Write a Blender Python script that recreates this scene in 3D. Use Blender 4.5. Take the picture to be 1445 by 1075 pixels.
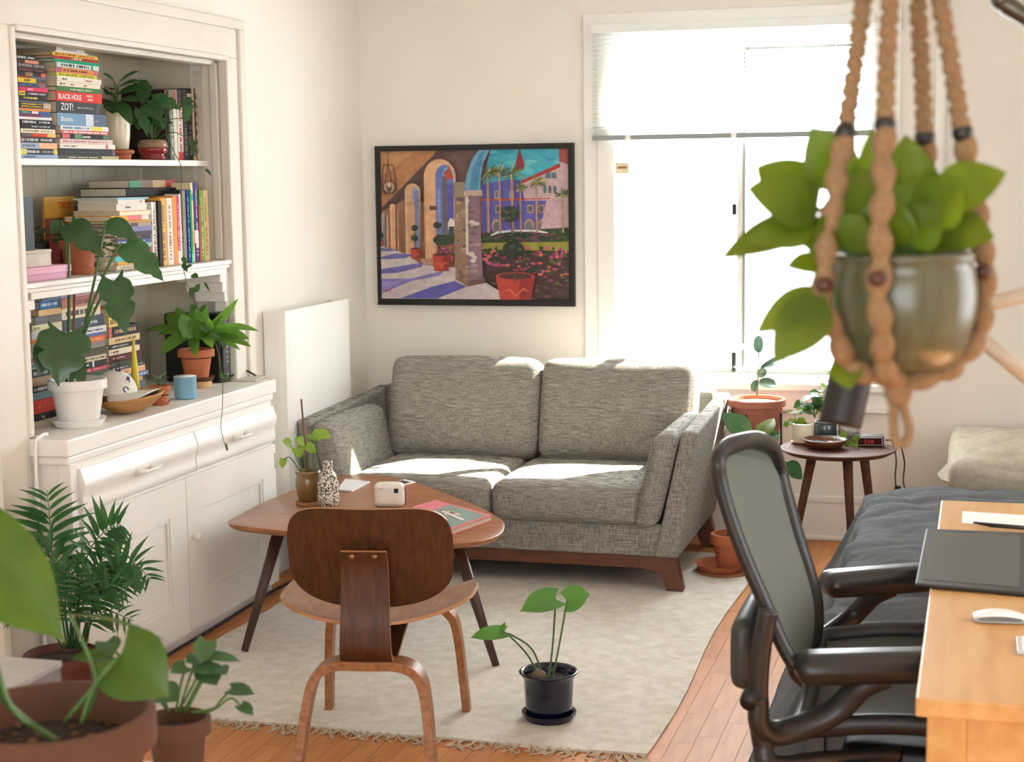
import bpy, bmesh, math, random
from mathutils import Vector, Matrix, noise
random.seed(7)
PI = math.pi
SC = bpy.context.scene
COL = SC.collection
for o in list(bpy.data.objects): bpy.data.objects.remove(o)

# ------------------------------------------------------------------ camera
F, YAW, PITCH, ROLL = 2330.9, -0.277485, -0.123366, -0.0127763      # fitted to a 1445 x 1075 frame
EYE = Vector((0, 0, 1.69))
fw = Vector((math.sin(YAW)*math.cos(PITCH), math.cos(YAW)*math.cos(PITCH), math.sin(PITCH)))
r0 = Vector((math.cos(YAW), -math.sin(YAW), 0)); u0 = r0.cross(fw)
RT = math.cos(ROLL)*r0 + math.sin(ROLL)*u0
UP = -math.sin(ROLL)*r0 + math.cos(ROLL)*u0
cam = bpy.data.cameras.new('camera'); cam.sensor_width = 36; cam.lens = F/1445*36
cam.clip_start = .05; cam.clip_end = 200
cam.dof.use_dof = True; cam.dof.focus_distance = 5.7; cam.dof.aperture_fstop = 5.0
co = bpy.data.objects.new('camera', cam); COL.objects.link(co)
m = Matrix((RT, UP, -fw)).transposed().to_4x4(); m.translation = EYE; co.matrix_world = m
SC.camera = co

# ------------------------------------------------------------------ light
wd = bpy.data.worlds.new('world'); SC.world = wd; wd.use_nodes = True
bg = wd.node_tree.nodes['Background']; bg.inputs[0].default_value = (.93, .97, 1, 1); bg.inputs[1].default_value = 4.0
SC.view_settings.view_transform = 'Standard'; SC.view_settings.look = 'None'
SC.view_settings.gamma = 1; SC.view_settings.use_curve_mapping = False
SC.view_settings.exposure = 0.17
def light(name, kind, loc, direction, energy, color=(1, 1, 1), size=None, size_y=None, angle=None):
    l = bpy.data.lights.new(name, kind); l.energy = energy; l.color = color
    if kind == 'AREA': l.shape = 'RECTANGLE'; l.size = size; l.size_y = size_y
    if angle is not None: l.angle = angle
    o = bpy.data.objects.new(name, l); COL.objects.link(o); o.location = loc
    o.rotation_euler = Vector(direction).to_track_quat('-Z', 'Y').to_euler(); return o
light('sun', 'SUN', (0, 12, 8), (-.70, -.76, -1), 42, (1, .95, .86), angle=.012)
light('daylight_window_behind_sofa', 'AREA', (-1.07, 7.95, 1.6), (-.12, -1, -.25), 112, (.92, .97, 1), 1.3, 1.9)
light('added_side_fill', 'AREA', (2.33, 3.7, 1.55), (-1, .12, -.12), 14, (.93, .97, 1), 2.4, 1.6)  # lamp at the added side window, out of view
light('added_rear_fill', 'AREA', (-.3, -1.42, 1.6), (.0, 1, -.04), 38, (.93, .97, 1), 3.2, 1.6)  # added fill lamp behind the camera, lifts the back wall

# ------------------------------------------------------------------ helpers
def V(*a): return Vector(a)
def ray(px, py): return RT*((px-722.5)/F) + UP*((537.5-py)/F) + fw
def at(px, py, d): return EYE + ray(px, py)*d                     # point d metres deep along the view
def on(px, py, **k):                                              # where a line of sight meets a plane x=, y= or z=
    (a, v), = k.items(); i = 'xyz'.index(a); r = ray(px, py)
    return EYE + r*((v-EYE[i])/r[i])
def pix(p):
    q = Vector(p)-EYE; d = q.dot(fw); return (722.5+F*q.dot(RT)/d, 537.5-F*q.dot(UP)/d, d)
def lin(c):
    out = []
    for x in c[:3]:
        x /= 255; out.append(x/12.92 if x <= .04045 else ((x+.055)/1.055)**2.4)
    return (*out, 1)

class G:                                                          # collects faces, build() links them as one mesh object
    def __init__(s): s.v = []; s.f = []; s.m = []
    def add(s, v, f, m=0):
        n = len(s.v); s.v += [Vector(p) for p in v]; s.f += [[i+n for i in q] for q in f]; s.m += [m]*len(f); return s
    def box(s, x0, x1, y0, y1, z0, z1, m=0):
        v = [(x, y, z) for x in (x0, x1) for y in (y0, y1) for z in (z0, z1)]
        return s.add(v, [(0,1,3,2),(4,6,7,5),(0,4,5,1),(2,3,7,6),(0,2,6,4),(1,5,7,3)], m)
    def hexa(s, a, b, m=0):                                       # two quads (lists of 4 points), joined
        v = list(a)+list(b)
        return s.add(v, [(3,2,1,0),(4,5,6,7),(0,1,5,4),(1,2,6,5),(2,3,7,6),(3,0,4,7)], m)
    def prism(s, pts, off, m=0):                                  # polygon extruded by a vector
        n = len(pts); a = [Vector(p) for p in pts]; b = [p+Vector(off) for p in a]
        return s.add(a+b, [list(range(n))[::-1], list(range(n, 2*n))]+[(i, (i+1) % n, n+(i+1) % n, n+i) for i in range(n)], m)
    def lathe(s, prof, c=(0,0,0), n=32, m=0, jit=0):
        c = Vector(c); rows = []; v = []; f = []
        for r, z in prof:
            rows.append(len(v)); v += [c+V(r*math.cos(2*PI*i/n), r*math.sin(2*PI*i/n), z) for i in range(n)]
        for a in range(len(prof)-1):
            A, B = rows[a], rows[a+1]
            f += [(A+i, A+(i+1) % n, B+(i+1) % n, B+i) for i in range(n)]
        if prof[0][0] > 1e-6: f.append([rows[0]+i for i in range(n)][::-1])
        if prof[-1][0] > 1e-6: f.append([rows[-1]+i for i in range(n)])
        return s.add(v, f, m)
    def tube(s, pts, r, n=8, m=0, flat=1.0, cap=True):
        pts = [Vector(p) for p in pts]; k = len(pts); v = []; f = []; side = None
        for i, p in enumerate(pts):
            t = (pts[min(i+1, k-1)]-pts[max(i-1, 0)]).normalized()
            if side is None:
                side = t.cross(V(0,0,1)) if abs(t.z) < .95 else t.cross(V(1,0,0))
            side = (side-t*side.dot(t)).normalized(); nn = t.cross(side)
            rr = r[i] if isinstance(r, (list, tuple)) else r
            v += [p+(side*math.cos(2*PI*j/n)+nn*math.sin(2*PI*j/n)*flat)*rr for j in range(n)]
        for i in range(k-1):
            f += [(i*n+j, i*n+(j+1) % n, (i+1)*n+(j+1) % n, (i+1)*n+j) for j in range(n)]
        if cap: f += [list(range(n))[::-1], [(k-1)*n+j for j in range(n)]]
        return s.add(v, f, m)
    def ball(s, c, r, n=12, sc=(1,1,1), m=0):
        c = Vector(c); v = []; f = []; h = n//2
        for a in range(h+1):
            th = PI*a/h
            v += [c+V(r*sc[0]*math.sin(th)*math.cos(2*PI*i/n), r*sc[1]*math.sin(th)*math.sin(2*PI*i/n), r*sc[2]*math.cos(th)) for i in range(n)]
        for a in range(h): f += [(a*n+i, (a+1)*n+i, (a+1)*n+(i+1) % n, a*n+(i+1) % n) for i in range(n)]
        return s.add(v, f, m)
    def surf(s, fn, nu, nv, m=0):
        v = [fn(i/nu, j/nv) for i in range(nu+1) for j in range(nv+1)]; w = nv+1
        return s.add(v, [(i*w+j, (i+1)*w+j, (i+1)*w+j+1, i*w+j+1) for i in range(nu) for j in range(nv)], m)
    def cushion(s, sx, sy, sz, r, c=(0,0,0), puff=(0,0,0), n=12, m=0, mat=None):   # soft rounded block centred at c
        half = V(sx/2, sy/2, sz/2); inner = V(*[max(h-r, .001) for h in half]); c = Vector(c); v = []; f = []; idx = {}
        def vert(p):
            k = tuple(round(a, 6) for a in p)
            if k in idx: return idx[k]
            q = Vector(p); core = V(*[max(-inner[i], min(inner[i], q[i])) for i in range(3)])
            d = q-core; d = d.normalized()*r if d.length > 1e-9 else d
            o = core+d; u = [q[i]/half[i] for i in range(3)]
            for i in range(3):
                a, b = [(1,2),(0,2),(0,1)][i]
                o[i] += puff[i]*(u[i])*(1-u[a]**2)*(1-u[b]**2)
            if mat: o = mat @ o
            idx[k] = len(v); v.append(o+c); return idx[k]
        def grid1(h, r):
            xs = [-h+r*(1-math.cos(PI/2*t/3)) for t in range(3)]; xs += [-(h-r)+2*(h-r)*t/n for t in range(n+1)]
            return xs+[-x for x in xs[:3]][::-1]
        gs = [grid1(half[i], r) for i in range(3)]
        for ax in range(3):
            a, b = [(1,2),(2,0),(0,1)][ax]
            for sg in (-1, 1):
                for i in range(len(gs[a])-1):
                    for j in range(len(gs[b])-1):
                        q = []
                        for da, db in ((0,0),(1,0),(1,1),(0,1)):
                            p = [0,0,0]; p[ax] = sg*half[ax]; p[a] = gs[a][i+da]; p[b] = gs[b][j+db]; q.append(vert(p))
                        f.append(q if sg > 0 else q[::-1])
        return s.add(v, f, m)
    def build(s, name, mats, parent=None, smooth=False, bevel=0, w=False, seg=2, auto=None):
        me = bpy.data.meshes.new(name); vs = s.v
        if w and parent is not None:
            iv = WINV[root_of(parent)]; vs = [iv @ p for p in vs]
        me.from_pydata(vs, [], s.f)
        mats = mats if isinstance(mats, (list, tuple)) else [mats]
        for x in mats: me.materials.append(x)
        for p, i in zip(me.polygons, s.m): p.material_index = i
        bm = bmesh.new(); bm.from_mesh(me)
        bmesh.ops.remove_doubles(bm, verts=bm.verts, dist=1e-5) if bevel else None
        bmesh.ops.recalc_face_normals(bm, faces=bm.faces)
        if bevel:
            es = [e for e in bm.edges if len(e.link_faces) == 2 and e.calc_face_angle(0) > .5]
            bmesh.ops.bevel(bm, geom=es, offset=bevel, segments=seg, affect='EDGES', profile=.5, clamp_overlap=True)
        bm.to_mesh(me); bm.free()
        if smooth:
            for p in me.polygons: p.use_smooth = True
        o = bpy.data.objects.new(name, me); COL.objects.link(o)
        if parent is not None: o.parent = parent
        if auto:
            for p in me.polygons: p.use_smooth = True
            me.set_sharp_from_angle(angle=math.radians(auto))
        return o
WINV = {}
def root_of(o):
    while o.parent is not None: o = o.parent
    return o
def tag(o, label=None, cat=None, group=None, kind=None):
    for k, x in (('label', label), ('category', cat), ('group', group), ('kind', kind)):
        if x: o[k] = x
    WINV[o] = Matrix.Translation(-o.location) if o not in WINV else WINV[o]
    return o
def thing(name, label, cat, loc=(0,0,0), rotz=0, group=None, rot=None):
    o = bpy.data.objects.new(name, None); COL.objects.link(o); o.location = loc
    o.rotation_euler = rot or (0, 0, rotz); o.empty_display_size = .05
    WINV[o] = (Matrix.Translation(Vector(loc)) @ o.rotation_euler.to_matrix().to_4x4()).inverted()
    return tag(o, label, cat, group)
def struct(o): o['kind'] = 'structure'; WINV[o] = Matrix(); return o
def bez(p, n=12):                                                 # smooth curve through points (Catmull-Rom)
    p = [Vector(q) for q in p]; q = [p[0]*2-p[1]]+p+[p[-1]*2-p[-2]]; out = []
    for i in range(1, len(q)-2):
        a, b, c, d = q[i-1:i+3]
        for k in range(n):
            t = k/n; out.append(.5*((2*b)+(c-a)*t+(2*a-5*b+4*c-d)*t*t+(3*b-3*c+d-a)*t**3))
    return out+[p[-1]]

# ------------------------------------------------------------------ materials
MATS = {}
def mat(name, c=(200,200,200), rough=.6, metal=0, c2=None, scale=8, stretch=(1,1,1), bump=0, bscale=None, spec=None, coat=0, island=0, detail=4, emit=0, objr=0):
    if name in MATS: return MATS[name]
    M = bpy.data.materials.new(name); M.use_nodes = True; nt = M.node_tree; N = nt.nodes; L = nt.links
    b = N['Principled BSDF']; b.inputs['Base Color'].default_value = lin(c); b.inputs['Roughness'].default_value = rough
    b.inputs['Metallic'].default_value = metal
    if spec is not None: b.inputs['Specular IOR Level'].default_value = spec
    if coat: b.inputs['Coat Weight'].default_value = coat; b.inputs['Coat Roughness'].default_value = .08
    if emit: b.inputs['Emission Color'].default_value = lin(c); b.inputs['Emission Strength'].default_value = emit
    col = None
    if c2 is not None or bump:
        tc = N.new('ShaderNodeTexCoord'); mp = N.new('ShaderNodeMapping'); L.new(tc.outputs['Object'], mp.inputs[0])
        mp.inputs['Scale'].default_value = stretch
    if c2 is not None:
        nz = N.new('ShaderNodeTexNoise'); nz.inputs['Scale'].default_value = scale; nz.inputs['Detail'].default_value = detail
        L.new(mp.outputs[0], nz.inputs['Vector'])
        rp = N.new('ShaderNodeValToRGB'); rp.color_ramp.elements[0].position = .3; rp.color_ramp.elements[1].position = .7
        rp.color_ramp.elements[0].color = lin(c); rp.color_ramp.elements[1].color = lin(c2)
        L.new(nz.outputs['Fac'], rp.inputs[0]); col = rp.outputs[0]
    if island or objr:
        hs = N.new('ShaderNodeHueSaturation')
        if col is not None: L.new(col, hs.inputs['Color'])
        else: hs.inputs['Color'].default_value = lin(c)
        mr = N.new('ShaderNodeMapRange'); a = island or objr; mr.inputs[3].default_value = 1-a; mr.inputs[4].default_value = 1+a
        if island: g = N.new('ShaderNodeNewGeometry'); L.new(g.outputs['Random Per Island'], mr.inputs[0])
        else: g = N.new('ShaderNodeObjectInfo'); L.new(g.outputs['Random'], mr.inputs[0])
        L.new(mr.outputs[0], hs.inputs['Value']); col = hs.outputs[0]
    if col is not None: L.new(col, b.inputs['Base Color'])
    if bump:
        n2 = N.new('ShaderNodeTexNoise'); n2.inputs['Scale'].default_value = bscale or scale; n2.inputs['Detail'].default_value = 3
        L.new(mp.outputs[0], n2.inputs['Vector'])
        bp = N.new('ShaderNodeBump'); bp.inputs['Strength'].default_value = bump; bp.inputs['Distance'].default_value = .004
        L.new(n2.outputs['Fac'], bp.inputs['Height']); L.new(bp.outputs[0], b.inputs['Normal'])
    MATS[name] = M; return M
def leafmat(name, c, c2, trans=.35, rough=.4):
    if name in MATS: return MATS[name]
    M = mat(name, c, rough, c2=c2, scale=14, objr=.18, bump=.25, bscale=40); nt = M.node_tree; N = nt.nodes; L = nt.links
    b = N['Principled BSDF']; out = N['Material Output']; src = b.inputs['Base Color'].links[0].from_socket
    tr = N.new('ShaderNodeBsdfTranslucent'); mx = N.new('ShaderNodeMixShader'); mx.inputs[0].default_value = trans
    hs = N.new('ShaderNodeHueSaturation'); hs.inputs['Hue'].default_value = .485; hs.inputs['Value'].default_value = 1.7; L.new(src, hs.inputs['Color'])
    L.new(hs.outputs[0], tr.inputs[0])
    L.new(b.outputs[0], mx.inputs[1]); L.new(tr.outputs[0], mx.inputs[2]); L.new(mx.outputs[0], out.inputs[0]); return M
def weave(name, c, c2, su=500, sv=180, rough=.95, axis=('x','z')):       # threads: two stretched noises on top of each other
    if name in MATS: return MATS[name]
    M = bpy.data.materials.new(name); M.use_nodes = True; nt = M.node_tree; N = nt.nodes; L = nt.links; b = N['Principled BSDF']
    b.inputs['Roughness'].default_value = rough; b.inputs['Specular IOR Level'].default_value = .15
    tc = N.new('ShaderNodeTexCoord'); fac = []
    for st in ((20, 20, su), (su, su*.6, 34)):
        mp = N.new('ShaderNodeMapping'); mp.inputs['Scale'].default_value = st; L.new(tc.outputs['Object'], mp.inputs[0])
        nz = N.new('ShaderNodeTexNoise'); nz.inputs['Scale'].default_value = 1; nz.inputs['Detail'].default_value = 2; L.new(mp.outputs[0], nz.inputs['Vector']); fac.append(nz.outputs['Fac'])
    mx = N.new('ShaderNodeMath'); mx.operation = 'ADD'; L.new(fac[0], mx.inputs[0]); L.new(fac[1], mx.inputs[1])
    rp = N.new('ShaderNodeValToRGB'); rp.color_ramp.elements[0].position = .42; rp.color_ramp.elements[1].position = .62
    hf = N.new('ShaderNodeMath'); hf.operation = 'MULTIPLY'; hf.inputs[1].default_value = .5; L.new(mx.outputs[0], hf.inputs[0]); L.new(hf.outputs[0], rp.inputs[0])
    rp.color_ramp.elements[0].color = lin(c); rp.color_ramp.elements[1].color = lin(c2); L.new(rp.outputs[0], b.inputs['Base Color'])
    bp = N.new('ShaderNodeBump'); bp.inputs['Strength'].default_value = .35; bp.inputs['Distance'].default_value = .002; L.new(hf.outputs[0], bp.inputs['Height']); L.new(bp.outputs[0], b.inputs['Normal'])
    MATS[name] = M; return M
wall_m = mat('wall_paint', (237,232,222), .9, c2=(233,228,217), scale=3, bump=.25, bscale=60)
white_m = mat('white_paint', (240,238,232), .42, c2=(236,233,225), scale=5, bump=.12, bscale=30)
trim_m = mat('trim_paint', (226,220,207), .45, c2=(221,214,200), scale=5, bump=.1, bscale=30)
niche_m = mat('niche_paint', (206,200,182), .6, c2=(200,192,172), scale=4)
ceil_m = mat('ceiling_paint', (243,241,236), .9)
floor_m = mat('plank_wood', (202,142,86), .5, c2=(186,120,64), scale=3, stretch=(14,1.1,1), spec=.22, island=.09, bump=.05, bscale=20, detail=6)
floorbase_m = mat('floor_base', (120,80,50), .6)
walnut_m = mat('walnut', (132,84,52), .38, c2=(98,58,34), scale=4, stretch=(2,22,22), detail=6)
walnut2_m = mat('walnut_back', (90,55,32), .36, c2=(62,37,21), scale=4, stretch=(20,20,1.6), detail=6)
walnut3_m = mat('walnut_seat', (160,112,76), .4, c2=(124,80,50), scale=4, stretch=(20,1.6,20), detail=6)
ply_m = mat('ply_edge', (186,136,88), .45, c2=(160,108,64), scale=6, stretch=(4,4,60))
darkwood_m = mat('dark_wood', (78,56,44), .4, c2=(60,42,33), scale=5, stretch=(12,12,2))
redwood_m = mat('sofa_wood', (112,66,44), .4, c2=(88,50,34), scale=5, stretch=(2,12,12))
sofa_m = weave('sofa_tweed', (100,96,88), (180,175,165), 800)
terra_m = mat('terracotta', (190,112,74), .8, c2=(172,96,62), scale=9, bump=.15, bscale=60)
terra2_m = mat('old_terracotta', (104,66,46), .85, c2=(82,53,37), scale=7, bump=.2, bscale=50)
soil_m = mat('soil', (26,19,15), 1, c2=(60,45,34), scale=60, bump=1, bscale=80)
black_m = mat('black_plastic', (22,22,22), .45)
blackm_m = mat('black_frame', (30,30,29), .38, c2=(36,36,34), scale=30)
steel_m = mat('steel', (180,180,178), .3, 1)
whitep_m = mat('white_plastic', (240,240,238), .35)
cream_m = mat('cream_glaze', (226,218,192), .3, coat=.3)
paper_m = mat('paper', (222,212,188), .9, c2=(202,190,164), scale=3, stretch=(1,1,120))
palepaper_m = mat('white_paper', (244,243,240), .8)
leaf_m = leafmat('green_leaf', (58,98,44), (44,82,36))
leafd_m = leafmat('dark_leaf', (66,104,62), (50,86,50), .25, .22)
leafb_m = leafmat('bright_leaf', (98,124,22), (80,106,16), .5)
leafl_m = leafmat('lime_leaf', (140,176,72), (118,158,56), .5)
palm_m = leafmat('palm_leaf', (58,108,56), (44,92,46), .35)
stem_m = mat('green_stem', (78,116,52), .5, c2=(66,100,44), scale=20)
twig_m = mat('brown_stem', (116,70,42), .7)
def plain(c, rough=.55, spec=.3): return mat('paint_%d_%d_%d_%d' % (*c, int(rough*100)), c, rough, spec=spec)

# ------------------------------------------------------------------ shared builders
def leaf(base, tip, w, up=(0,0,1), sag=.1, fold=.25, shape='ovate', n=12, m=3, curl=0, g=None):
    base, tip, up = Vector(base), Vector(tip), Vector(up).normalized(); L = (tip-base).length; mid = (base+tip)/2+up*sag*L
    g = g or G()
    def hw(t):
        if shape == 'ovate': return math.sin(PI*t**.75)**.85
        if shape == 'heart': return (math.sin(PI*(t*.9+.1)**.7)**.7)*(1-t**6)
        if shape == 'lance': return math.sin(PI*t**.6)**1.1
        if shape == 'oval': return math.sqrt(max(0, 1-(2*t-1)**2))
        if shape == 'strap': return (min(1, t*6)**.5)*(1-t**5)
        if shape == 'split': return (math.sin(PI*(t*.9+.1)**.7)**.7)*(1-t**6)*(1-.34*max(0, math.sin(t*19))**3)
        return 1
    def fn(u, v):
        t = u; s = v*2-1
        c = base*(1-t)**2+mid*2*t*(1-t)+tip*t*t
        tg = ((mid-base)*(1-t)+(tip-mid)*t).normalized(); sd = tg.cross(up)
        sd = sd.normalized() if sd.length > 1e-4 else tg.cross(V(1,0,0)).normalized(); nn = sd.cross(tg)
        h = hw(min(max(t, .0), 1))*w/2
        p = c+sd*h*s+nn*h*(fold*abs(s)-curl*s*s)
        if shape in ('heart', 'split'): p -= tg*L*.2*abs(s)**1.4*(1-t)**4
        return p
    return g.surf(fn, n, m*2)
def text_mesh(name, body, size, m, parent, mtx, ext=.0004, align='LEFT'):
    cu = bpy.data.curves.new(name, 'FONT'); cu.body = body; cu.size = size; cu.extrude = ext; cu.align_x = align; cu.resolution_u = 2
    o = bpy.data.objects.new(name, cu); COL.objects.link(o)
    me = bpy.data.meshes.new_from_object(o.evaluated_get(bpy.context.evaluated_depsgraph_get()))
    bpy.data.objects.remove(o); me.transform(mtx); me.materials.clear(); me.materials.append(m); me.name = name
    r = bpy.data.objects.new(name, me); COL.objects.link(r); r.parent = parent; return r
def pot(t, r, h, m, rim=.012, rimh=.03, taper=.7, soil=True, c=(0,0,0), soilz=None, n=36, name='pot'):
    c = Vector(c); rb = r*taper; ro = r-rim*.5
    prof = [(rb*.3, .0), (rb, 0), (rb+(ro-rb)*(h-rimh)/h-.002, h-rimh), (r, h-rimh+.003), (r, h-.003), (r-.004, h), (r-rim, h), (r-rim-.004, h-.02), (rb*.9, h*.3)]
    o = G().lathe(prof, c, n).build(name, m, t, auto=40)
    if soil:
        sz = soilz or h-.025; G().lathe([(0, sz+.006), (r*.5, sz+.003), (r-rim-.003, sz-.002), (r-rim-.003, sz-.01)], c, 24).build('soil', soil_m, t, smooth=True)
    return o
def saucer(t, r, h, m, c=(0,0,0), name='saucer', th=.006):
    return G().lathe([(r*.2, 0), (r*.82, 0), (r, h), (r-th, h), (r*.8, th), (0, th)], c, 36).build(name, m, t, auto=40)
# ================================================================== the room
XL, XR, YB, YF, ZC = -2.912, 2.2, 7.618, -1.3, 2.75
RUG = (-2.68, -.91, 4.58, 7.2)
fl = struct(G().box(XL-.1, XR+.1, YF-.1, YB+.1, -.09, -.012).build('floor', floorbase_m))
# planks: strips 69.5 mm wide running to the window wall
SW = .0695; strips = []
x = -.935-SW*29
rnd = random.Random(3)
while x < XR:
    y = YF+rnd.uniform(-.4, 0)
    while y < YB:
        l = rnd.choice((.28, .36, .44, .52, .3)); y1 = min(y+l, YB)
        if x+SW > XL and y1 > YF: strips.append((max(x, XL), x+SW, max(y, YF), y1))
        y = y1
    x += SW
def shown(s):
    cx, cy = (s[0]+s[1])/2, (s[2]+s[3])/2
    if cy < 1.5: return 0
    px, py, d = pix((cx, cy, 0))
    if not (-60 < px < 1500 and 200 < py < 1150): return 0
    if RUG[0]+.03 < cx < RUG[1]-.05 and RUG[2]+.03 < s[2] and s[3] < RUG[3]: return 0
    if cx > -.25 and cy > 4.2: return 0
    return (s[3]-s[2])/d**3
strips.sort(key=shown, reverse=True)
plank_mesh = {}
for s in strips[:290]:
    k = (round(s[1]-s[0], 4), round(s[3]-s[2], 4))
    g = .0006
    if k not in plank_mesh:
        o = G().box(-k[0]/2+g, k[0]/2-g, -k[1]/2+g, k[1]/2-g, -.012, 0).build('plank', floor_m, fl)
        plank_mesh[k] = o.data
    else:
        o = bpy.data.objects.new('plank', plank_mesh[k]); COL.objects.link(o); o.parent = fl
    o.location = ((s[0]+s[1])/2, (s[2]+s[3])/2, 0)
g = G()
for s in strips[290:]: g.box(s[0]+.0006, s[1]-.0006, s[2]+.0006, s[3]-.0006, -.012, 0)
g.build('plank_field', floor_m, fl)['kind'] = 'stuff'
# plank grain: give every plank its own tone by object, the joined field by island
fm = floor_m.node_tree; oi = fm.nodes.new('ShaderNodeObjectInfo'); gi = [n for n in fm.nodes if n.type == 'NEW_GEOMETRY'][0]
ad = fm.nodes.new('ShaderNodeMath'); ad.operation = 'ADD'; fr = fm.nodes.new('ShaderNodeMath'); fr.operation = 'FRACT'
mrn = [n for n in fm.nodes if n.type == 'MAP_RANGE'][0]
fm.links.new(oi.outputs['Random'], ad.inputs[0]); fm.links.new(gi.outputs['Random Per Island'], ad.inputs[1]); fm.links.new(ad.outputs[0], fr.inputs[0]); fm.links.new(fr.outputs[0], mrn.inputs[0])

NY0, NY1, NZ1, NXB = 4.582, 6.085, 2.152, -3.28                    # the book niche
WX0, WX1, WZ0, WZ1 = -1.66, -.48, .70, 2.31                          # the window opening
g = G(); T = .14
g.box(XL-T, WX0, YB, YB+T, 0, ZC).box(WX1, XR+T, YB, YB+T, 0, ZC).box(WX0, WX1, YB, YB+T, 0, WZ0).box(WX0, WX1, YB, YB+T, WZ1, ZC)
struct(g.build('wall_back', wall_m))
g = G().box(XL-T, XL, YF, NY0, 0, ZC).box(XL-T, XL, NY1, YB, 0, ZC).box(XL-T, XL, NY0, NY1, NZ1+.02, ZC).box(XL-T, XL, NY0, NY1, 0, .843)
struct(g.build('wall_left', wall_m))
g = G(); Q = (2.5, 4.9, .75, 2.35)                                    # unseen side window right of the frame, added to light the room
g.box(XR, XR+T, YF, Q[0], 0, ZC).box(XR, XR+T, Q[1], YB, 0, ZC).box(XR, XR+T, Q[0], Q[1], 0, Q[2]).box(XR, XR+T, Q[0], Q[1], Q[3], ZC)
struct(g.build('wall_right', wall_m))
struct(G().box(XL-T, -1.95, YF-T, YF, 0, ZC).box(1.35, XR+T, YF-T, YF, 0, ZC).box(-1.95, 1.35, YF-T, YF, 0, .75).box(-1.95, 1.35, YF-T, YF, 2.45, ZC).build('wall_front', wall_m))  # opening for the added window behind the camera
struct(G().box(-1.95, 1.35, YF-.09, YF-.04, .75, .80).box(-1.95, 1.35, YF-.09, YF-.04, 2.40, 2.45).box(-1.95, -1.90, YF-.09, YF-.04, .80, 2.40).box(1.30, 1.35, YF-.09, YF-.04, .80, 2.40).box(-.33, -.27, YF-.09, YF-.04, .80, 2.40).build('added_rear_window', white_m))  # unseen window frame, added to go with the rear fill lamp
struct(G().box(XL-T, XR+T, YF-T, YB+T, ZC, ZC+.1).build('ceiling', ceil_m))
w2 = struct(G().box(XR+.03, XR+.08, Q[0], Q[1], Q[2], Q[2]+.05).box(XR+.03, XR+.08, Q[0], Q[1], Q[3]-.05, Q[3]).box(XR+.03, XR+.08, Q[0], Q[0]+.05, Q[2], Q[3]).box(XR+.03, XR+.08, Q[1]-.05, Q[1], Q[2], Q[3]).box(XR+.03, XR+.08, 3.67, 3.73, Q[2], Q[3]).build('added_side_window', white_m))  # frame of the added side window, out of view

# niche: back of upright boards, sides, top
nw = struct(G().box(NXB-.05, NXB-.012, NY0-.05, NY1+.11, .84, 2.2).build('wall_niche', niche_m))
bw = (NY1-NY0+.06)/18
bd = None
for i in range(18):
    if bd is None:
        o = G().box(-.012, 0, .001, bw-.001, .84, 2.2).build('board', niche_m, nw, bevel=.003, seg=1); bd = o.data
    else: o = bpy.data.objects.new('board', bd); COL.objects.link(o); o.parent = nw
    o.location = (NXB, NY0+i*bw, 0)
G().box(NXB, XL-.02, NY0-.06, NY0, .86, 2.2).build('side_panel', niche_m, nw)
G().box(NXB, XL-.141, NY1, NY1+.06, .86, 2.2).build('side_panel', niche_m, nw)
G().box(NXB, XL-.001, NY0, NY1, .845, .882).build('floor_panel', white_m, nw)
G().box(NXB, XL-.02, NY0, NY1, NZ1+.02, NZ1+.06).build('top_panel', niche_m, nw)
# saw-tooth shelf standard on the right side of the niche
gz = G()
for i in range(20): gz.prism([(-3.015, NY1-.001, 1.40+i*.036), (-3.015, NY1-.001, 1.436+i*.036), (-3.035, NY1-.001, 1.436+i*.036)], (0, -.010, 0))
gz.box(-3.015, -3.0, NY1-.011, NY1-.001, 1.40, 2.12).build('shelf_standard', niche_m, nw)

# casing round the niche
def mold(name, pts, off, parent=None): return G().prism(pts, off).build(name, trim_m, parent, bevel=.002)
cs = struct(G().box(XL, XL+.022, NY1+.002, 6.20, .885, NZ1+.02).build('trim_1', trim_m, bevel=.003))
G().box(XL, XL+.036, 6.185, 6.235, .885, 2.285).build('outer_band', trim_m, cs, bevel=.005)
G().box(XL-.012, XL+.028, NY1-.012, NY1+.006, .885, NZ1+.02).build('inner_bead', trim_m, cs, bevel=.005)
G().box(-2.965, -2.93, NY1-.014, NY1-.0005, 1.373, NZ1).build('inner_bead', trim_m, cs, bevel=.005)
G().box(-3.0, -2.967, NY1-.008, NY1-.0005, 1.373, NZ1).build('inner_bead', trim_m, cs, bevel=.003)
cs = struct(G().box(XL, XL+.022, 4.37, NY0-.022, 0, NZ1+.02).build('trim_2', trim_m, bevel=.003))
G().box(XL, XL+.034, 4.345, 4.385, 0, 2.285).build('outer_band', trim_m, cs, bevel=.005)
G().box(XL-.03, XL+.028, NY0-.028, NY0, .885, NZ1+.02).build('inner_bead', trim_m, cs, bevel=.005)
cs = struct(G().box(XL, XL+.022, 4.37, 6.20, NZ1+.02, 2.305).build('trim_3', trim_m, bevel=.003))
G().box(XL, XL+.036, 4.345, 6.235, 2.285, 2.325).build('outer_band', trim_m, cs, bevel=.006)
G().box(-2.99, XL-.02, NY0, NY1-.015, NZ1-.012, NZ1+.01).build('inner_bead', trim_m, cs, bevel=.005)
G().box(XL-.012, XL+.03, NY0, NY1, NZ1+.004, NZ1+.026).build('inner_bead', trim_m, cs, bevel=.006)

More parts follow.
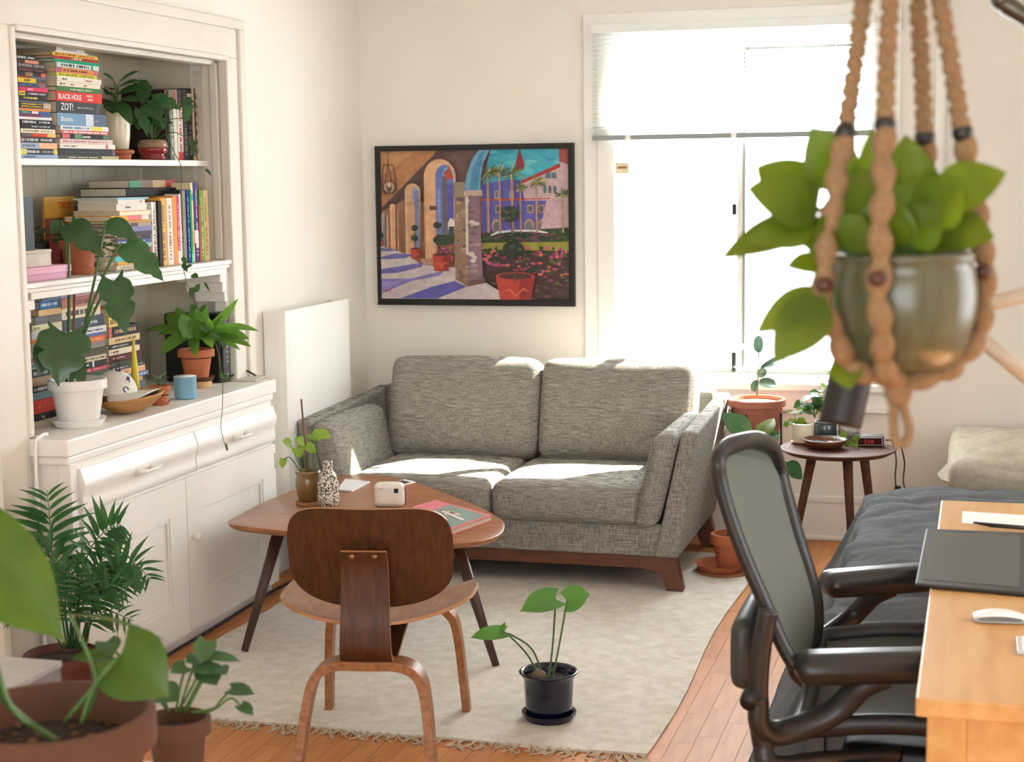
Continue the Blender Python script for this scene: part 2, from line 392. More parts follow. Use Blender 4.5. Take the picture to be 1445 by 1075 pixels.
# shelves (fixed in the niche)
sh = tag(G().box(NXB+.002, -2.978, NY0+.002, NY1-.016, 1.745, 1.767).build('shelf', white_m, bevel=.002), 'upper white painted shelf board in the built-in bookcase niche', 'shelf')
sh = thing('shelf', 'deep white moulded shelf across the middle of the bookcase niche', 'shelf', (-2.95, 5.3, 1.32))
G().box(NXB+.002, XL+.020, NY0+.002, 6.08, 1.355, 1.372).build('board', white_m, sh, w=True, bevel=.003)
G().box(XL-.025, XL+.006, NY0+.05, 6.06, 1.318, 1.355).build('apron', white_m, sh, w=True, bevel=.002)
G().box(XL-.02, XL+.014, NY0+.002, 6.07, 1.340, 1.355).build('moulding', white_m, sh, w=True, bevel=.004)
# stepped brackets under the middle shelf
for yy, sg in ((5.985, 1), (4.605, -1)):
    br = thing('shelf_bracket', 'stepped white bracket under the middle shelf, %s end of the niche' % ('window' if sg > 0 else 'palm'), 'bracket', (-2.95, yy, 1.2))
    for i, (z0, z1, k) in enumerate(((1.285, 1.318, .0), (1.245, 1.285, .025), (1.205, 1.245, .05))):
        a = (6.0+k*.7) if sg > 0 else yy+.05-k; b = NY1-.002 if sg > 0 else yy-.02
        a, b = min(a, b), max(a, b)
        G().box(-3.10+.03*i, XL+.004, a, b, z0, z1).build('step', white_m, br, w=True, bevel=.003)
    a, b = (6.052, NY1-.002) if sg > 0 else (yy-.025, yy-.015)
    G().box(XL-.05, XL+.002, a, b, 1.165 if sg > 0 else .882, 1.205).build('post', white_m, br, w=True, bevel=.002)

# baseboards
def base(name, x0, x1, y0, y1, nx, ny):
    b = struct(G().box(x0, x1, y0, y1, 0, .175).build(name, white_m, bevel=.002))
    d = .006
    G().box(x0-d*(nx < 0), x1+d*(nx > 0), y0-d*(ny < 0), y1, .175, .21).build('cap_moulding', white_m, b, bevel=.007)
    G().box(x0-.014*(nx < 0), x1+.014*(nx > 0), y0-.014*(ny < 0), y1, 0, .022).build('shoe_moulding', white_m, b, bevel=.006)
base('baseboard_back', XL, XR, YB-.018, YB, 0, -1)
base('baseboard_left', XL, XL+.018, 6.24, YB-.02, 1, 0)
base('baseboard_right', XR-.018, XR, YF, YB-.02, -1, 0)
# upright white conduit right of the window
struct(G().lathe([(.024, 1.25), (.024, ZC)], (-.185, YB-.03, 0), 16).build('trim_4', white_m, smooth=True))

# ------------------------------------------------------------------ window
wn = struct(G().box(-1.80, WX0, YB-.022, YB, .735, 2.40).box(WX1, -.36, YB-.022, YB, .735, 2.40).box(-1.80, -.36, YB-.024, YB, WZ1, 2.43).build('window_1', white_m, bevel=.003))
G().box(-1.735, WX0+.008, YB-.034, YB-.02, .735, 2.36).build('casing_bead', white_m, wn, bevel=.005)
G().box(WX1-.008, -.41, YB-.034, YB-.02, .735, 2.36).build('casing_bead', white_m, wn, bevel=.005)
G().box(-1.84, -.33, YB-.085, YB+.08, .700, .735).build('sill', white_m, wn, bevel=.006)
G().box(-1.80, -.37, YB-.024, YB, .60, .70).build('apron', white_m, wn, bevel=.004)
G().box(-1.79, -.38, YB-.04, YB-.02, .60, .625).build('apron_moulding', white_m, wn, bevel=.006)
for nm, a in (('jamb', (WX0, WX0+.055)), ('jamb', (WX1-.055, WX1))):
    G().box(a[0], a[1], YB+.03, YB+.09, .765, WZ1-.05).build(nm, white_m, wn, bevel=.004)
G().box(WX0, WX1, YB+.03, YB+.09, WZ1-.05, WZ1).build('head_rail', white_m, wn, bevel=.004)
G().box(WX0, WX1, YB+.03, YB+.09, .735, .765).build('bottom_rail', white_m, wn, bevel=.004)
alu_m = mat('aluminium', (150,156,152), .4, .6)
G().box(-1.088, -1.062, YB+.025, YB+.075, .765, WZ1-.05).build('meeting_stile', white_m, wn, bevel=.003)
G().box(-1.061, -1.048, YB+.02, YB+.075, .765, WZ1-.05).build('meeting_stile', alu_m, wn, bevel=.003)
G().box(WX0+.055, -1.088, YB+.04, YB+.07, .765, .785).build('sash_rail', alu_m, wn, bevel=.002)
G().box(-1.048, WX1-.055, YB+.04, YB+.07, .765, .785).build('sash_rail', alu_m, wn, bevel=.002)
G().box(-1.048, WX1-.055, YB+.04, YB+.07, WZ1-.065, WZ1-.05).build('sash_rail', alu_m, wn, bevel=.002)
for z0, z1 in ((.775, .865), (1.50, 1.55)):
    G().box(-1.108, -1.090, YB-.0, YB+.03, z0, z1).build('latch', black_m, wn, bevel=.003)
gm = bpy.data.materials.new('window_glass'); gm.use_nodes = True; nt = gm.node_tree; nt.nodes.remove(nt.nodes['Principled BSDF'])
a = nt.nodes.new('ShaderNodeBsdfTransparent'); b = nt.nodes.new('ShaderNodeBsdfGlossy'); b.inputs['Roughness'].default_value = .02; mx = nt.nodes.new('ShaderNodeMixShader'); mx.inputs[0].default_value = .05
nt.links.new(a.outputs[0], mx.inputs[1]); nt.links.new(b.outputs[0], mx.inputs[2]); nt.links.new(mx.outputs[0], nt.nodes['Material Output'].inputs[0])
G().box(WX0+.055, -1.088, YB+.052, YB+.056, .78, WZ1-.05).build('pane', gm, wn)
G().box(-1.048, WX1-.055, YB+.052, YB+.056, .78, WZ1-.05).build('pane', gm, wn)
# small sticker on the glass
sk = tag(G().box(-1.645, -1.58, YB-.045, YB-.0435, 1.695, 1.745).build('paper_sticker', plain((236,224,190), .8)), 'small cream paper sticker stuck at the left edge of the window', 'sticker')
G().box(-1.635, -1.59, YB-.0462, YB-.0451, 1.718, 1.728).build('printed_line', plain((170,120,60)), sk)
# blind
bl = thing('window_blind', 'white slatted venetian blind raised to the upper third of the window', 'blind', (-1.105, YB-.06, 1.85))
slat_m = mat('slat', (238,240,236), .5)
bx0, bx1 = -1.748, -.470
G().box(bx0, bx1, YB-.085, YB-.04, 2.335, 2.375).build('headrail', slat_m, bl, w=True, bevel=.003)
sl = None; nS = 21
for i in range(nS):
    z = 2.318-i*.0205
    if sl is None:
        g = G(); cy = YB-.062
        g.surf(lambda u, v: V(bx0+u*(bx1-bx0), cy+(v-.5)*.022, z+.002*(1-(2*v-1)**2)-(v-.5)*.004), 1, 4)
        sl = o = g.build('slat', slat_m, bl, w=True, smooth=True)
    else:
        o = sl.copy(); COL.objects.link(o); o.parent = bl
    o.location = (0, 0, -i*.0205)
railm = mat('blind_rail', (150,156,152), .5)
g = G()
for i in range(9): g.box(bx0, bx1, YB-.076, YB-.05, 1.874+i*.0032, 1.8755+i*.0032)
g.build('stacked_slats', slat_m, bl, w=True)['kind'] = 'stuff'
G().box(bx0, bx1, YB-.077, YB-.049, 1.848, 1.872).build('bottom_rail', railm, bl, w=True, bevel=.003)
for xx in (bx0+.17, -1.09, bx1-.17):
    G().box(xx-.0012, xx+.0012, YB-.079, YB-.0775, 1.85, 2.34).build('ladder_cord', slat_m, bl, w=True)
    G().box(xx-.012, xx+.012, YB-.083, YB-.0775, 1.852, 1.872).build('rail_clip', slat_m, bl, w=True, bevel=.002)
G().tube([(-.56, YB-.09, 2.34), (-.56, YB-.09, 1.70)], .003).build('tilt_wand', slat_m, bl, w=True)

# outside: a pale sunlit house wall across the lane, seen through the glass
# (the window view in the photograph is blown out: only the bright sky shows)

# ------------------------------------------------------------------ white wall panel heater
ht = thing('wall_heater', 'flat white panel heater with open top slot on left wall behind sofa arm', 'heater', (XL+.05, 6.74, .3))
hx = -2.80
prof = [(XL+.005, 6.39), (hx-.04, 6.39), (hx-.012, 6.40), (hx, 6.43), (hx, 7.10)]
inn = [(hx-.008, 7.10), (hx-.008, 6.434), (hx-.018, 6.41), (hx-.04, 6.398), (XL+.005, 6.398)]
G().prism([(a, b, .3) for a, b in prof+inn], (0, 0, .84)).build('cover', white_m, ht, w=True)
G().box(XL+.001, XL+.012, 6.40, 7.10, .3, 1.12).build('back_plate', white_m, ht, w=True)
G().box(XL+.012, hx-.008, 7.085, 7.10, .3, 1.135).build('end_cap', white_m, ht, w=True)
G().box(XL+.012, hx-.009, 6.41, 7.08, .32, .5).build('core', mat('heater_core', (120,105,85), .7), ht, w=True)
# ================================================================== base cabinet
CX, CY0, CY1, CZ = -2.755, 4.555, 6.165, .882
cb = thing('sideboard_cabinet', 'white painted built-in base cabinet under the bookcase niche', 'cabinet', (-2.83, 5.36, 0))
def cbx(name, *a, m=white_m, p=cb, bev=.002): return G().box(*a).build(name, m, p, w=True, bevel=bev)
cbx('body', XL+.002, CX-.012, CY0+.03, CY1-.03, .05, .80)
cbx('toe_kick', XL+.002, CX-.03, CY0+.04, CY1-.04, 0, .05)
G().box(XL+.001, CX, CY0, CY1, CZ-.055, CZ).build('top', white_m, cb, w=True, bevel=.005)
cbx('top_moulding', XL+.002, CX-.008, CY0+.012, CY1-.012, CZ-.085, CZ-.055, bev=.008)
cbx('corner_post', CX-.05, CX-.006, CY0+.022, CY0+.062, .05, .80)
# drawers: ogee fronts
def ogee(y0, y1, z0, z1):
    h = z1-z0; pr = []
    for i in range(17):
        t = i/16; off = .012+.016*(math.sin(PI*min(1, t*1.0))**.6)*(.65+.35*math.cos(3*PI*t))
        pr.append((CX-.012+off, z0+h*t))
    pr = [(CX-.012, z0)]+pr+[(CX-.012, z1)]
    return G().prism([(a, y0, b) for a, b in pr], (0, y1-y0, 0))
ymid = 5.335
for k, (y0, y1) in enumerate(((CY0+.072, 5.415), (5.425, CY1-.04))):
    dr = ogee(y0, y1, .632, .778).build('drawer', white_m, cb, w=True, auto=35)
    yc = (y0+y1)/2; zc = .71
    hg = G().tube([(CX+.045, yc-.055, zc), (CX+.045, yc+.055, zc)], .006)
    for s in (-1, 1): hg.lathe([(.014, 0), (.006, .012), (.006, .04)], (0,0,0), 10) if 0 else hg.tube([(CX+.012, yc+s*.05, zc), (CX+.03, yc+s*.05, zc), (CX+.05, yc+s*.05, zc+.004)], [.015, .009, .007])
    hg.build('handle', white_m, dr, w=True, smooth=True)
for k, (y0, y1) in enumerate(((CY0+.072, ymid-.003), (ymid+.003, CY1-.04))):
    x1 = CX+.004; ys = .125; zs = .12
    g = G().box(CX-.012, x1, y0, y0+ys, .052, .62).box(CX-.012, x1, y1-ys, y1, .052, .62).box(CX-.012, x1, y0+ys, y1-ys, .052, .052+zs).box(CX-.012, x1, y0+ys, y1-ys, .62-zs, .62)
    d = g.build('door', white_m, cb, w=True)
    G().box(CX-.012, CX-.008, y0+ys, y1-ys, .052+zs, .62-zs).build('panel', white_m, d, w=True)
    gg = G(); b = .018
    for a0, a1, c0, c1 in ((y0+ys, y0+ys+b, .052+zs, .62-zs), (y1-ys-b, y1-ys, .052+zs, .62-zs), (y0+ys+b, y1-ys-b, .052+zs, .052+zs+b), (y0+ys+b, y1-ys-b, .62-zs-b, .62-zs)): gg.box(CX-.009, CX-.001, a0, a1, c0, c1)
    gg.build('panel_moulding', white_m, d, w=True, bevel=.003)
    if k == 1:
        kn = G().tube([(CX+.003, y0+.035, .40), (CX+.014, y0+.035, .40), (CX+.024, y0+.035, .40), (CX+.034, y0+.035, .40), (CX+.037, y0+.035, .40)], [.009, .007, .017, .016, .006], 14); kn.build('knob', white_m, d, w=True, smooth=True)
        G().box(CX+.003, CX+.007, CY1-.052, CY1-.03, .52, .585).build('hinge', mat('hinge_brass', (196,186,160), .5, .3), d, w=True, bevel=.001)
# white cord running over the cabinet end, black cable along the foot
tag(G().tube(bez([(XL+.03, CY0+.09, CZ+.004), (XL+.045, CY0+.03, CZ+.006), (XL+.05, CY0-.012, CZ-.03), (XL+.05, CY0-.012, .6), (XL+.05, CY0-.012, .06)]), .006).build('extension_cord', white_m, smooth=True), 'white cord running down the left end of the white cabinet', 'cord')
tag(G().tube(bez([on(205,945,z=.012), on(240,922,z=.012), on(290,893,z=.012), on(330,868,z=.014), on(362,848,z=.014), on(400,826,z=.012), (-2.70,6.6,.012)]), .006).build('floor_cable', mat('cable_black', (40,38,50), .5), smooth=True), 'dark cable lying along the foot of the white cabinet', 'cord')
tag(G().tube(bez([on(395,690,y=6.5), on(398,681,y=6.5), on(406,679,y=6.5), on(412,686,y=6.5), on(411,693,y=6.5), (-2.76,6.5,.3), (-2.78,6.49,.02)]), .007).build('power_cord', black_m, smooth=True), 'black cord looping beside the left sofa arm', 'cord')

# ================================================================== books
cov_cache = {}
def book(loc, L, T, Dp, c, label, group, rot=(0,0,0), bands=(), words=None, txt=(), wc=(30,30,30), pg=paper_m, name='book'):
    """spine in the local plane x=0, length along y, thickness along z, body towards -x"""
    t = thing(name, label, 'book', loc, rot=rot, group=group); b = min(.0018, T*.12)
    G().box(-Dp, 0, 0, L, 0, b).box(-Dp, 0, 0, L, T-b, T).box(-b*1.2, 0, 0, L, b, T-b).build('cover', plain(c, .62, .2), t)
    G().box(-Dp+.003, -b*1.2, .002, L-.002, b, T-b).build('pages', pg, t)
    for (y0, y1, bc) in bands: G().box(0, .0005, L*y0, L*y1, T*.02, T*.98).build('spine_band', plain(bc, .5), t)
    if words:
        g = G(); r = random.Random(hash(label) % 999 if 0 else len(label)*7+int(T*1e4))
        for (y0, y1, z0, z1) in words:
            y = y0
            while y < y1-.01:
                w = min(r.uniform(.012, .03), y1-y); g.box(.0002, .0011, L*y, L*(y+w), T*(z0+r.uniform(0, .06)), T*(z1-r.uniform(0, .06))); y += w+r.choice((.007, .007, .03))
        g.build('spine_lettering', plain(wc, .5), t)['kind'] = 'stuff'
    for (s, y, z, sz, tc) in txt:
        mtx = Matrix(((0,0,1,.0012), (1,0,0,L*y), (0,1,0,T*z), (0,0,0,1)))
        text_mesh('spine_title', s, sz, plain(tc, .5), t, mtx)
    return t
NTH = ['', 'second', 'third', 'fourth', 'fifth', 'sixth', 'seventh', 'eighth', 'ninth', 'tenth', 'eleventh', 'twelfth', 'thirteenth']
def ordn(i, n):
    if i <= (n-1)//2: return 'topmost' if i == 0 else NTH[i]+' from top'
    k = n-1-i; return 'lowest' if k == 0 else NTH[k]+' from bottom'
W5 = ((.06, .5, .25, .75), (.58, .92, .3, .7))
# --- (colour name, rgb, z0, z1, x0, x1 in a 5.97x reading of the shelf, bands, lettering colour, words, titles)
S2 = [('pale grey', (206,200,186), 35, 58, 490, 728, (), (90,70,60), ((.2,.7,.3,.7),), ()),
('white', (226,222,214), 58, 74, 470, 750, ((0,.04,(190,60,60)),), (150,140,130), None, ()),
('yellow', (226,178,52), 74, 102, 450, 830, (), (150,60,30), W5, ()),
('dark red', (176,48,42), 102, 127, 455, 832, (), (240,220,160), ((.4,.62,.2,.8),), ()),
('teal green', (24,152,112), 129, 155, 460, 836, (), (24,120,90), None, ()),
('mint white', (204,220,212), 156, 194, 485, 838, ((.8,.86,(60,160,110)),), (30,40,40), ((.1,.4,.2,.8),(.46,.76,.2,.8)), ()),
('orange', (226,138,72), 196, 238, 485, 836, ((0,.14,(176,60,100)),(.9,1,(190,80,110))), (90,40,30), ((.18,.74,.3,.7),), ()),
('lime yellow', (212,206,56), 241, 270, 490, 830, (), (120,130,40), W5, ()),
('off-white', (234,226,210), 272, 314, 485, 856, (), (60,50,50), None, (('SIN CITY', .10,.3,.0085,(50,45,45)), ('FRANK MILLER', .62,.35,.0065,(200,60,60)))),
('cream', (232,222,200), 316, 354, 490, 852, (), (60,50,50), ((.06,.2,.3,.7),), (('SIN CITY', .30,.35,.006,(60,50,50)), ('MILLER', .6,.3,.0075,(200,50,50)))),
('leaf green', (70,120,62), 356, 396, 490, 856, (), (220,224,200), ((.3,.8,.3,.65),), ()),
('bright red', (218,58,50), 398, 480, 490, 872, (), (255,255,250), None, (('BLACK HOLE', .03,.22,.0255,(255,250,244)), ('CHARLES', .64,.58,.0105,(250,230,220)), ('BURNS', .67,.2,.0105,(250,230,220)))),
('black and silver', (64,66,66), 484, 580, 495, 872, ((.86,.93,(40,40,40)),), (200,200,200), ((.44,.8,.45,.6),), (('ZOT!', .08,.25,.034,(240,240,240)),)),
('sky blue', (116,158,190), 586, 688, 495, 902, ((.57,.73,(206,214,220)),(.73,1,(58,82,112))), (240,240,240), None, (('Blankets', .06,.32,.023,(240,244,248)), ('Craig', .76,.4,.008,(200,210,224)))),
('white and yellow', (228,228,224), 692, 730, 515, 915, ((.63,.87,(230,206,40)),), (90,130,170), ((.04,.58,.25,.75),), ()),
('pink and red', (204,96,96), 732, 760, 520, 922, (), (250,240,236), ((.05,.95,.25,.7),), ()),
('black and green', (36,40,38), 762, 802, 520, 922, ((.02,.17,(200,70,70)),(.27,.42,(60,120,60)),(.87,1,(60,100,70))), (240,240,240), None, (('PLANT MAN', .43,.22,.0095,(240,240,240)),)),
('pinkish white with dark top', (224,206,200), 806, 846, 525, 966, (), (190,110,110), ((.05,.9,.3,.6),), ()),
('white', (232,226,218), 850, 888, 515, 976, ((.82,.86,(210,60,70)),), (120,100,90), ((.06,.3,.3,.65),), ()),
('glossy black', (50,52,52), 892, 952, 510, 986, ((.93,.99,(90,50,80)),), (90,92,92), ((.1,.8,.42,.58),), ()),
('cream and dark green', (206,200,150), 956, 982, 515, 1015, ((0,.7,(48,56,44)),), (220,210,170), ((.15,.66,.3,.7),), ())]
S1 = [('black', (40,36,36), 96, 134, 150, 318, (), (210,210,210), W5), ('dark brown with orange top', (64,40,36), 136, 162, 150, 380, ((.3,.8,(220,130,90)),), (60,40,30), None),
('grey and black', (84,74,72), 164, 198, 150, 395, (), (160,150,150), W5), ('black with red letters', (46,36,36), 200, 236, 155, 400, (), (150,50,50), W5), ('black with an orange patch', (50,44,40), 238, 270, 155, 395, ((.3,.55,(150,100,50)),(.85,1,(226,70,40))), (90,80,70), None),
('red and blue', (150,50,50), 271, 286, 155, 398, ((.5,1,(70,80,120)),), (200,200,200), None), ('yellow and black', (226,196,40), 288, 326, 160, 390, ((.66,1,(40,36,40)),), (60,50,20), None), ('dark blue', (56,76,100), 328, 364, 160, 400, ((.72,.95,(180,40,50)),), (90,110,130), W5),
('hot pink', (216,54,96), 366, 400, 165, 405, (), (250,220,230), ((.3,.45,.3,.7),)), ('violet-black with yellow block', (52,44,58), 401, 436, 165, 412, ((0,.2,(230,206,40)),), (210,200,220), ((.3,.9,.3,.7),)), ('dark grey with yellow letters', (48,50,54), 438, 480, 165, 415, (), (220,200,60), ((.2,.65,.4,.8),)),
('grey-blue', (110,120,126), 481, 492, 170, 420, (), (200,200,200), None), ('black with yellow lettering', (58,50,40), 493, 540, 170, 430, ((.75,1,(180,160,140)),), (220,190,60), ((.05,.7,.15,.45),(.05,.7,.6,.85))), ('orange', (226,150,70), 542, 562, 172, 434, (), (240,200,150), None), ('blue and green', (60,100,150), 564, 586, 175, 438, ((.1,.3,(70,140,90)),(.4,.6,(230,210,200))), (200,200,200), None),
('purple', (120,50,90), 588, 612, 175, 438, ((.7,1,(50,60,130)),), (200,160,180), None), ('thin white', (232,230,226), 614, 636, 175, 448, (), (150,150,150), None), ('black with white lettering', (40,40,40), 640, 680, 180, 448, (), (200,200,200), W5), ('plain black', (36,36,36), 682, 716, 180, 466, (), (170,170,170), ((.3,.85,.3,.7),)),
('ivory', (232,224,196), 720, 756, 182, 470, (), (160,150,120), W5), ('red and yellow', (200,70,40), 758, 788, 184, 474, ((.75,1,(230,180,60)),(0,.3,(60,30,30))), (240,220,200), None), ('charcoal', (60,58,60), 790, 836, 184, 482, ((0,.08,(160,40,40)),), (190,190,190), W5), ('pale blue and orange', (160,180,206), 838, 888, 186, 488, ((.5,1,(226,170,110)),), (80,90,110), ((.05,.4,.3,.7),)), ('black and yellow', (50,52,60), 890, 938, 186, 496, ((0,.17,(230,210,50)),(.9,1,(220,200,60))), (190,190,190), W5), ('light blue', (160,186,214), 946, 978, 190, 506, (), (90,110,140), ((.1,.4,.3,.7),))]
def stack(rows, scale, ox, oy, xf, zbase, name, group, depth=(.17, .2), rs=1, jit=0):
    n = len(rows); r = random.Random(rs)
    zt = [on(ox+q[4]/scale, oy+q[2]/scale, x=xf).z for q in rows]; zb = [on(ox+q[4]/scale, oy+q[3]/scale, x=xf).z for q in rows]
    z = zbase+.0005; hs = [max(.004, a-b) for a, b in zip(zt, zb)]; k = (zt[0]-zbase)/(sum(hs)+.0006*n)
    for i in range(n-1, -1, -1):
        q = rows[i]; T = hs[i]*k
        y0 = on(ox+q[4]/scale, oy+q[3]/scale, x=xf).y; y1 = on(ox+q[5]/scale, oy+q[3]/scale, x=xf).y
        xo = r.uniform(-.008, .0)
        book((xf+xo, y0, z), y1-y0, T, r.uniform(*depth), q[1], '%s spine, book %s, %s' % (q[0], ordn(i, n), name), group, (0, 0, r.uniform(-jit, jit)), q[6], q[8], q[9] if len(q) > 9 else (), q[7])
        z += T+.0006
stack(S2, 5.97, 0, 60, -3.0, 1.767, 'tall right-hand stack, upper shelf', 'flat stack of graphic novels beside the peace lily')
S1[6] = S1[6]+((('ALLRED', .2, .25, .011, (60,50,20)),),); S1[9] = S1[9]+((('COMICS', .01, .28, .008, (40,36,40)),),)
stack(S1, 5.97, 0, 60, -3.0, 1.767, 'left stack, upper shelf', 'flat stack of comics at the left of the upper shelf')
# --- upright rows: (colour, rgb, x0, x1, ytop, ybot, bands, lettering colour)
def upright(rows, scale, ox, oy, xf, zb, name, group, depth=.19, rs=2):
    n = len(rows); r = random.Random(rs); ends = [on(ox+q[3]/scale, oy+q[5]/scale, x=xf).y for q in rows]
    for i, q in enumerate(rows):
        y0 = on(ox+q[2]/scale, oy+q[5]/scale, x=xf).y; y1 = on(ox+q[3]/scale, oy+q[5]/scale, x=xf).y-.0006; 
        zt = on(ox+(q[2]+q[3])/2/scale, oy+q[4]/scale, x=xf).z
        nth = ['first', 'second', 'third', 'fourth', 'fifth', 'sixth', 'seventh', 'eighth', 'ninth', 'tenth', 'eleventh', 'twelfth', 'thirteenth', 'fourteenth', 'fifteenth', 'sixteenth', 'seventeenth'][i]
        book((xf-r.uniform(0, .01), y1, zb+.0008), zt-zb-.001, max(.004, y1-y0), r.uniform(.85, 1)*depth, q[1], '%s spine, upright book %s from left, %s' % (q[0], nth, name), group, (PI/2, 0, 0), q[6], ((.08,.5,.3,.7),(.56,.9,.35,.65)) if q[7] else None, (), q[7] or (0,0,0))
U1 = [('black with a red-brown jacket', (52,40,36), 588, 606, 400, 985, ((.75,1,(120,50,36)),), None), ('grey-green', (110,116,104), 606, 640, 405, 985, (), (200,200,190)), ('cream', (220,212,190), 640, 682, 410, 985, ((.84,1,(150,60,40)),), None),
('white and red', (224,216,204), 684, 728, 398, 985, ((0,.12,(190,40,44)),(.78,1,(50,46,40))), (190,60,60)), ('slate grey', (74,72,74), 730, 768, 395, 984, ((.3,.34,(160,80,120)),), (150,146,150)), ('dark', (46,46,48), 768, 806, 388, 984, ((.88,.93,(190,186,170)),), (120,120,120)), ('pale patterned', (190,180,150), 808, 822, 388, 982, (), None), ('mottled brown', (110,84,60), 822, 846, 390, 980, ((.0,.05,(200,140,70)),), None), ('magenta', (140,60,110), 848, 860, 396, 978, (), None)]
upright(U1, 5.97, 140, 60, -3.02, 1.767, 'row on the upper shelf', 'upright books on the upper shelf', .185)
# --- middle shelf
U2 = [('white', (232,228,220), 672, 716, 300, 912, (), (120,110,100)), ('black', (36,34,32), 716, 750, 290, 910, (), None), ('golden yellow', (226,172,76), 752, 806, 262, 908, (), (150,100,40)), ('off-white', (230,222,208), 808, 862, 262, 902, (), (150,110,100)), ('orange', (236,150,78), 864, 902, 242, 894, (), None), ('hot pink', (214,60,110), 902, 924, 252, 890, ((0,.2,(230,226,220)),), (240,200,210)), ('white with pink cloth', (226,220,214), 924, 938, 226, 888, (), None),
('black with white dots', (44,42,44), 938, 962, 188, 885, (), (200,200,200)), ('grey', (146,140,126), 962, 996, 192, 880, (), None), ('royal blue', (38,58,150), 996, 1016, 186, 876, (), (150,180,230)), ('emerald green', (30,150,70), 1016, 1034, 184, 874, ((.0,.12,(60,190,160)),), None), ('cream and teal', (220,206,160), 1034, 1056, 118, 872, ((.78,.86,(60,160,170)),(.2,.4,(226,120,90))), None),
('navy', (44,54,100), 1056, 1072, 116, 868, ((.24,.4,(220,210,200)),), None), ('violet', (84,56,140), 1072, 1098, 116, 866, ((.18,.4,(230,224,220)),), (200,190,220)), ('red', (176,50,54), 1098, 1112, 330, 862, (), None), ('olive green', (110,140,56), 1112, 1148, 190, 860, (), (200,200,120)), ('tan linen', (186,160,104), 1148, 1196, 190, 858, (), (140,110,60))]
upright(U2, 6.72, 120, 240, -2.935, 1.3725, 'row on the middle shelf', 'upright books on the middle shelf', .2)
S3 = [('light blue', (150,194,214), 262, 280, 322, 620, (), (240,240,240), None), ('white', (232,226,214), 282, 320, 330, 586, (), (200,120,100), ((.8,.9,.3,.7),)), ('off-white', (228,222,212), 326, 384, 312, 598, (), (90,80,76), None, (('Kitchens', .28, .35, .011, (90,80,76)),)), ('peach and cream', (232,218,180), 388, 432, 330, 622, ((0,1,(232,218,180)),), (232,150,80), ((.05,.95,.7,.9),)),
('yellow and pink', (236,178,50), 436, 482, 268, 622, ((.42,.8,(226,100,90)),(.8,1,(230,214,200))), (240,220,200), None), ('tan', (196,150,80), 484, 506, 250, 640, (), (150,110,50), None), ('grey with a white label', (90,90,92), 508, 540, 285, 640, ((0,.4,(220,218,214)),(.6,.95,(170,140,110))), (120,120,120), None), ('lilac', (136,128,166), 542, 588, 295, 640, ((.4,1,(110,100,150)),), (200,196,216), None), ('slate with a white label', (70,70,76), 590, 626, 288, 642, ((0,.4,(226,224,220)),), (130,130,130), None),
('charcoal', (66,66,70), 628, 664, 305, 642, (), (170,110,70), ((.05,.7,.35,.7),)), ('blue', (84,96,160), 666, 700, 318, 642, (), (220,220,236), ((.05,.8,.3,.7),)), ('pale aqua', (160,196,190), 702, 742, 330, 642, (), None, None), ('crimson', (150,36,60), 746, 808, 302, 640, (), (230,170,180), ((.1,.4,.4,.6),)), ('turquoise', (84,186,184), 812, 860, 295, 640, (), (90,190,190), None), ('golden', (226,170,70), 862, 896, 330, 650, (), (160,110,40), None), ('cream', (206,190,160), 898, 934, 300, 660, (), (120,110,100), ((.1,.4,.3,.6),)), ('grey', (150,144,132), 936, 950, 290, 690, (), None, None)]
stack(S3, 6.72, 120, 240, -2.93, 1.3725, 'stack on the middle shelf', 'flat stack of books on the middle shelf', (.15, .19), 5)
book((-3.02, 5.50, 1.372+.292), .36, .028, .17, (120,90,70), 'book with green, brown, tan and red spine blocks atop the uprights', None, bands=((0,.24,(40,130,90)), (.24,.5,(120,92,72)), (.5,.78,(190,160,120)), (.78,1,(170,56,56))))
book((-3.0, 5.44, 1.372+.262), .42, .029, .19, (24,24,24), 'large flat black book lying on top of the upright books, middle shelf', None)
# --- niche bottom: three stacks behind the plants (5.375x reading of 40,400)
S4 = [('blue-grey', (120,136,160), 96, 130, 100, 250, ((0,.4,(60,66,76)),), (200,200,200), None), ('bright blue', (40,116,176), 144, 196, 100, 250, (), (220,230,240), ((.1,.9,.35,.75),)), ('peach', (224,186,130), 200, 240, 80, 252, (), None, None), ('grey and black', (110,110,104), 244, 296, 52, 252, ((0,.4,(66,66,66)),), (150,150,150), None), ('pale green', (216,212,170), 300, 344, 30, 256, (), (150,150,110), ((.05,.25,.3,.7),)), ('white', (228,222,214), 346, 394, 24, 258, (), (90,84,80), ((.5,.9,.3,.7),)), ('orange', (230,150,60), 396, 420, 24, 260, (), None, None),
('beige', (206,190,160), 424, 470, 24, 262, (), None, None), ('cream', (220,206,176), 474, 520, 26, 264, (), None, None), ('rose', (190,110,110), 560, 590, 28, 266, (), None, None), ('seafoam', (150,180,166), 594, 640, 30, 268, (), (80,90,84), W5), ('dark', (60,58,60), 644, 700, 34, 270, (), (180,180,180), W5), ('tan', (176,150,110), 704, 760, 38, 272, (), None, None), ('black', (40,42,46), 764, 806, 40, 274, (), (200,200,200), W5), ('blue-green', (110,140,140), 808, 856, 42, 276, (), None, None), ('tomato red', (206,64,48), 862, 950, 46, 280, (), (230,110,80), ((.1,.8,.4,.6),)), ('black, white-lettered', (40,40,42), 956, 1004, 50, 290, (), (210,210,210), None, (('Play', .22, .3, .012, (220,216,210)),)), ('cream, old', (206,192,164), 1008, 1040, 54, 296, (), None, None)]
stack(S4, 5.375, 40, 400, -3.012, .8825, 'left stack at the foot of the niche', 'paperbacks stacked in the foot of the niche', (.13, .17), 8)
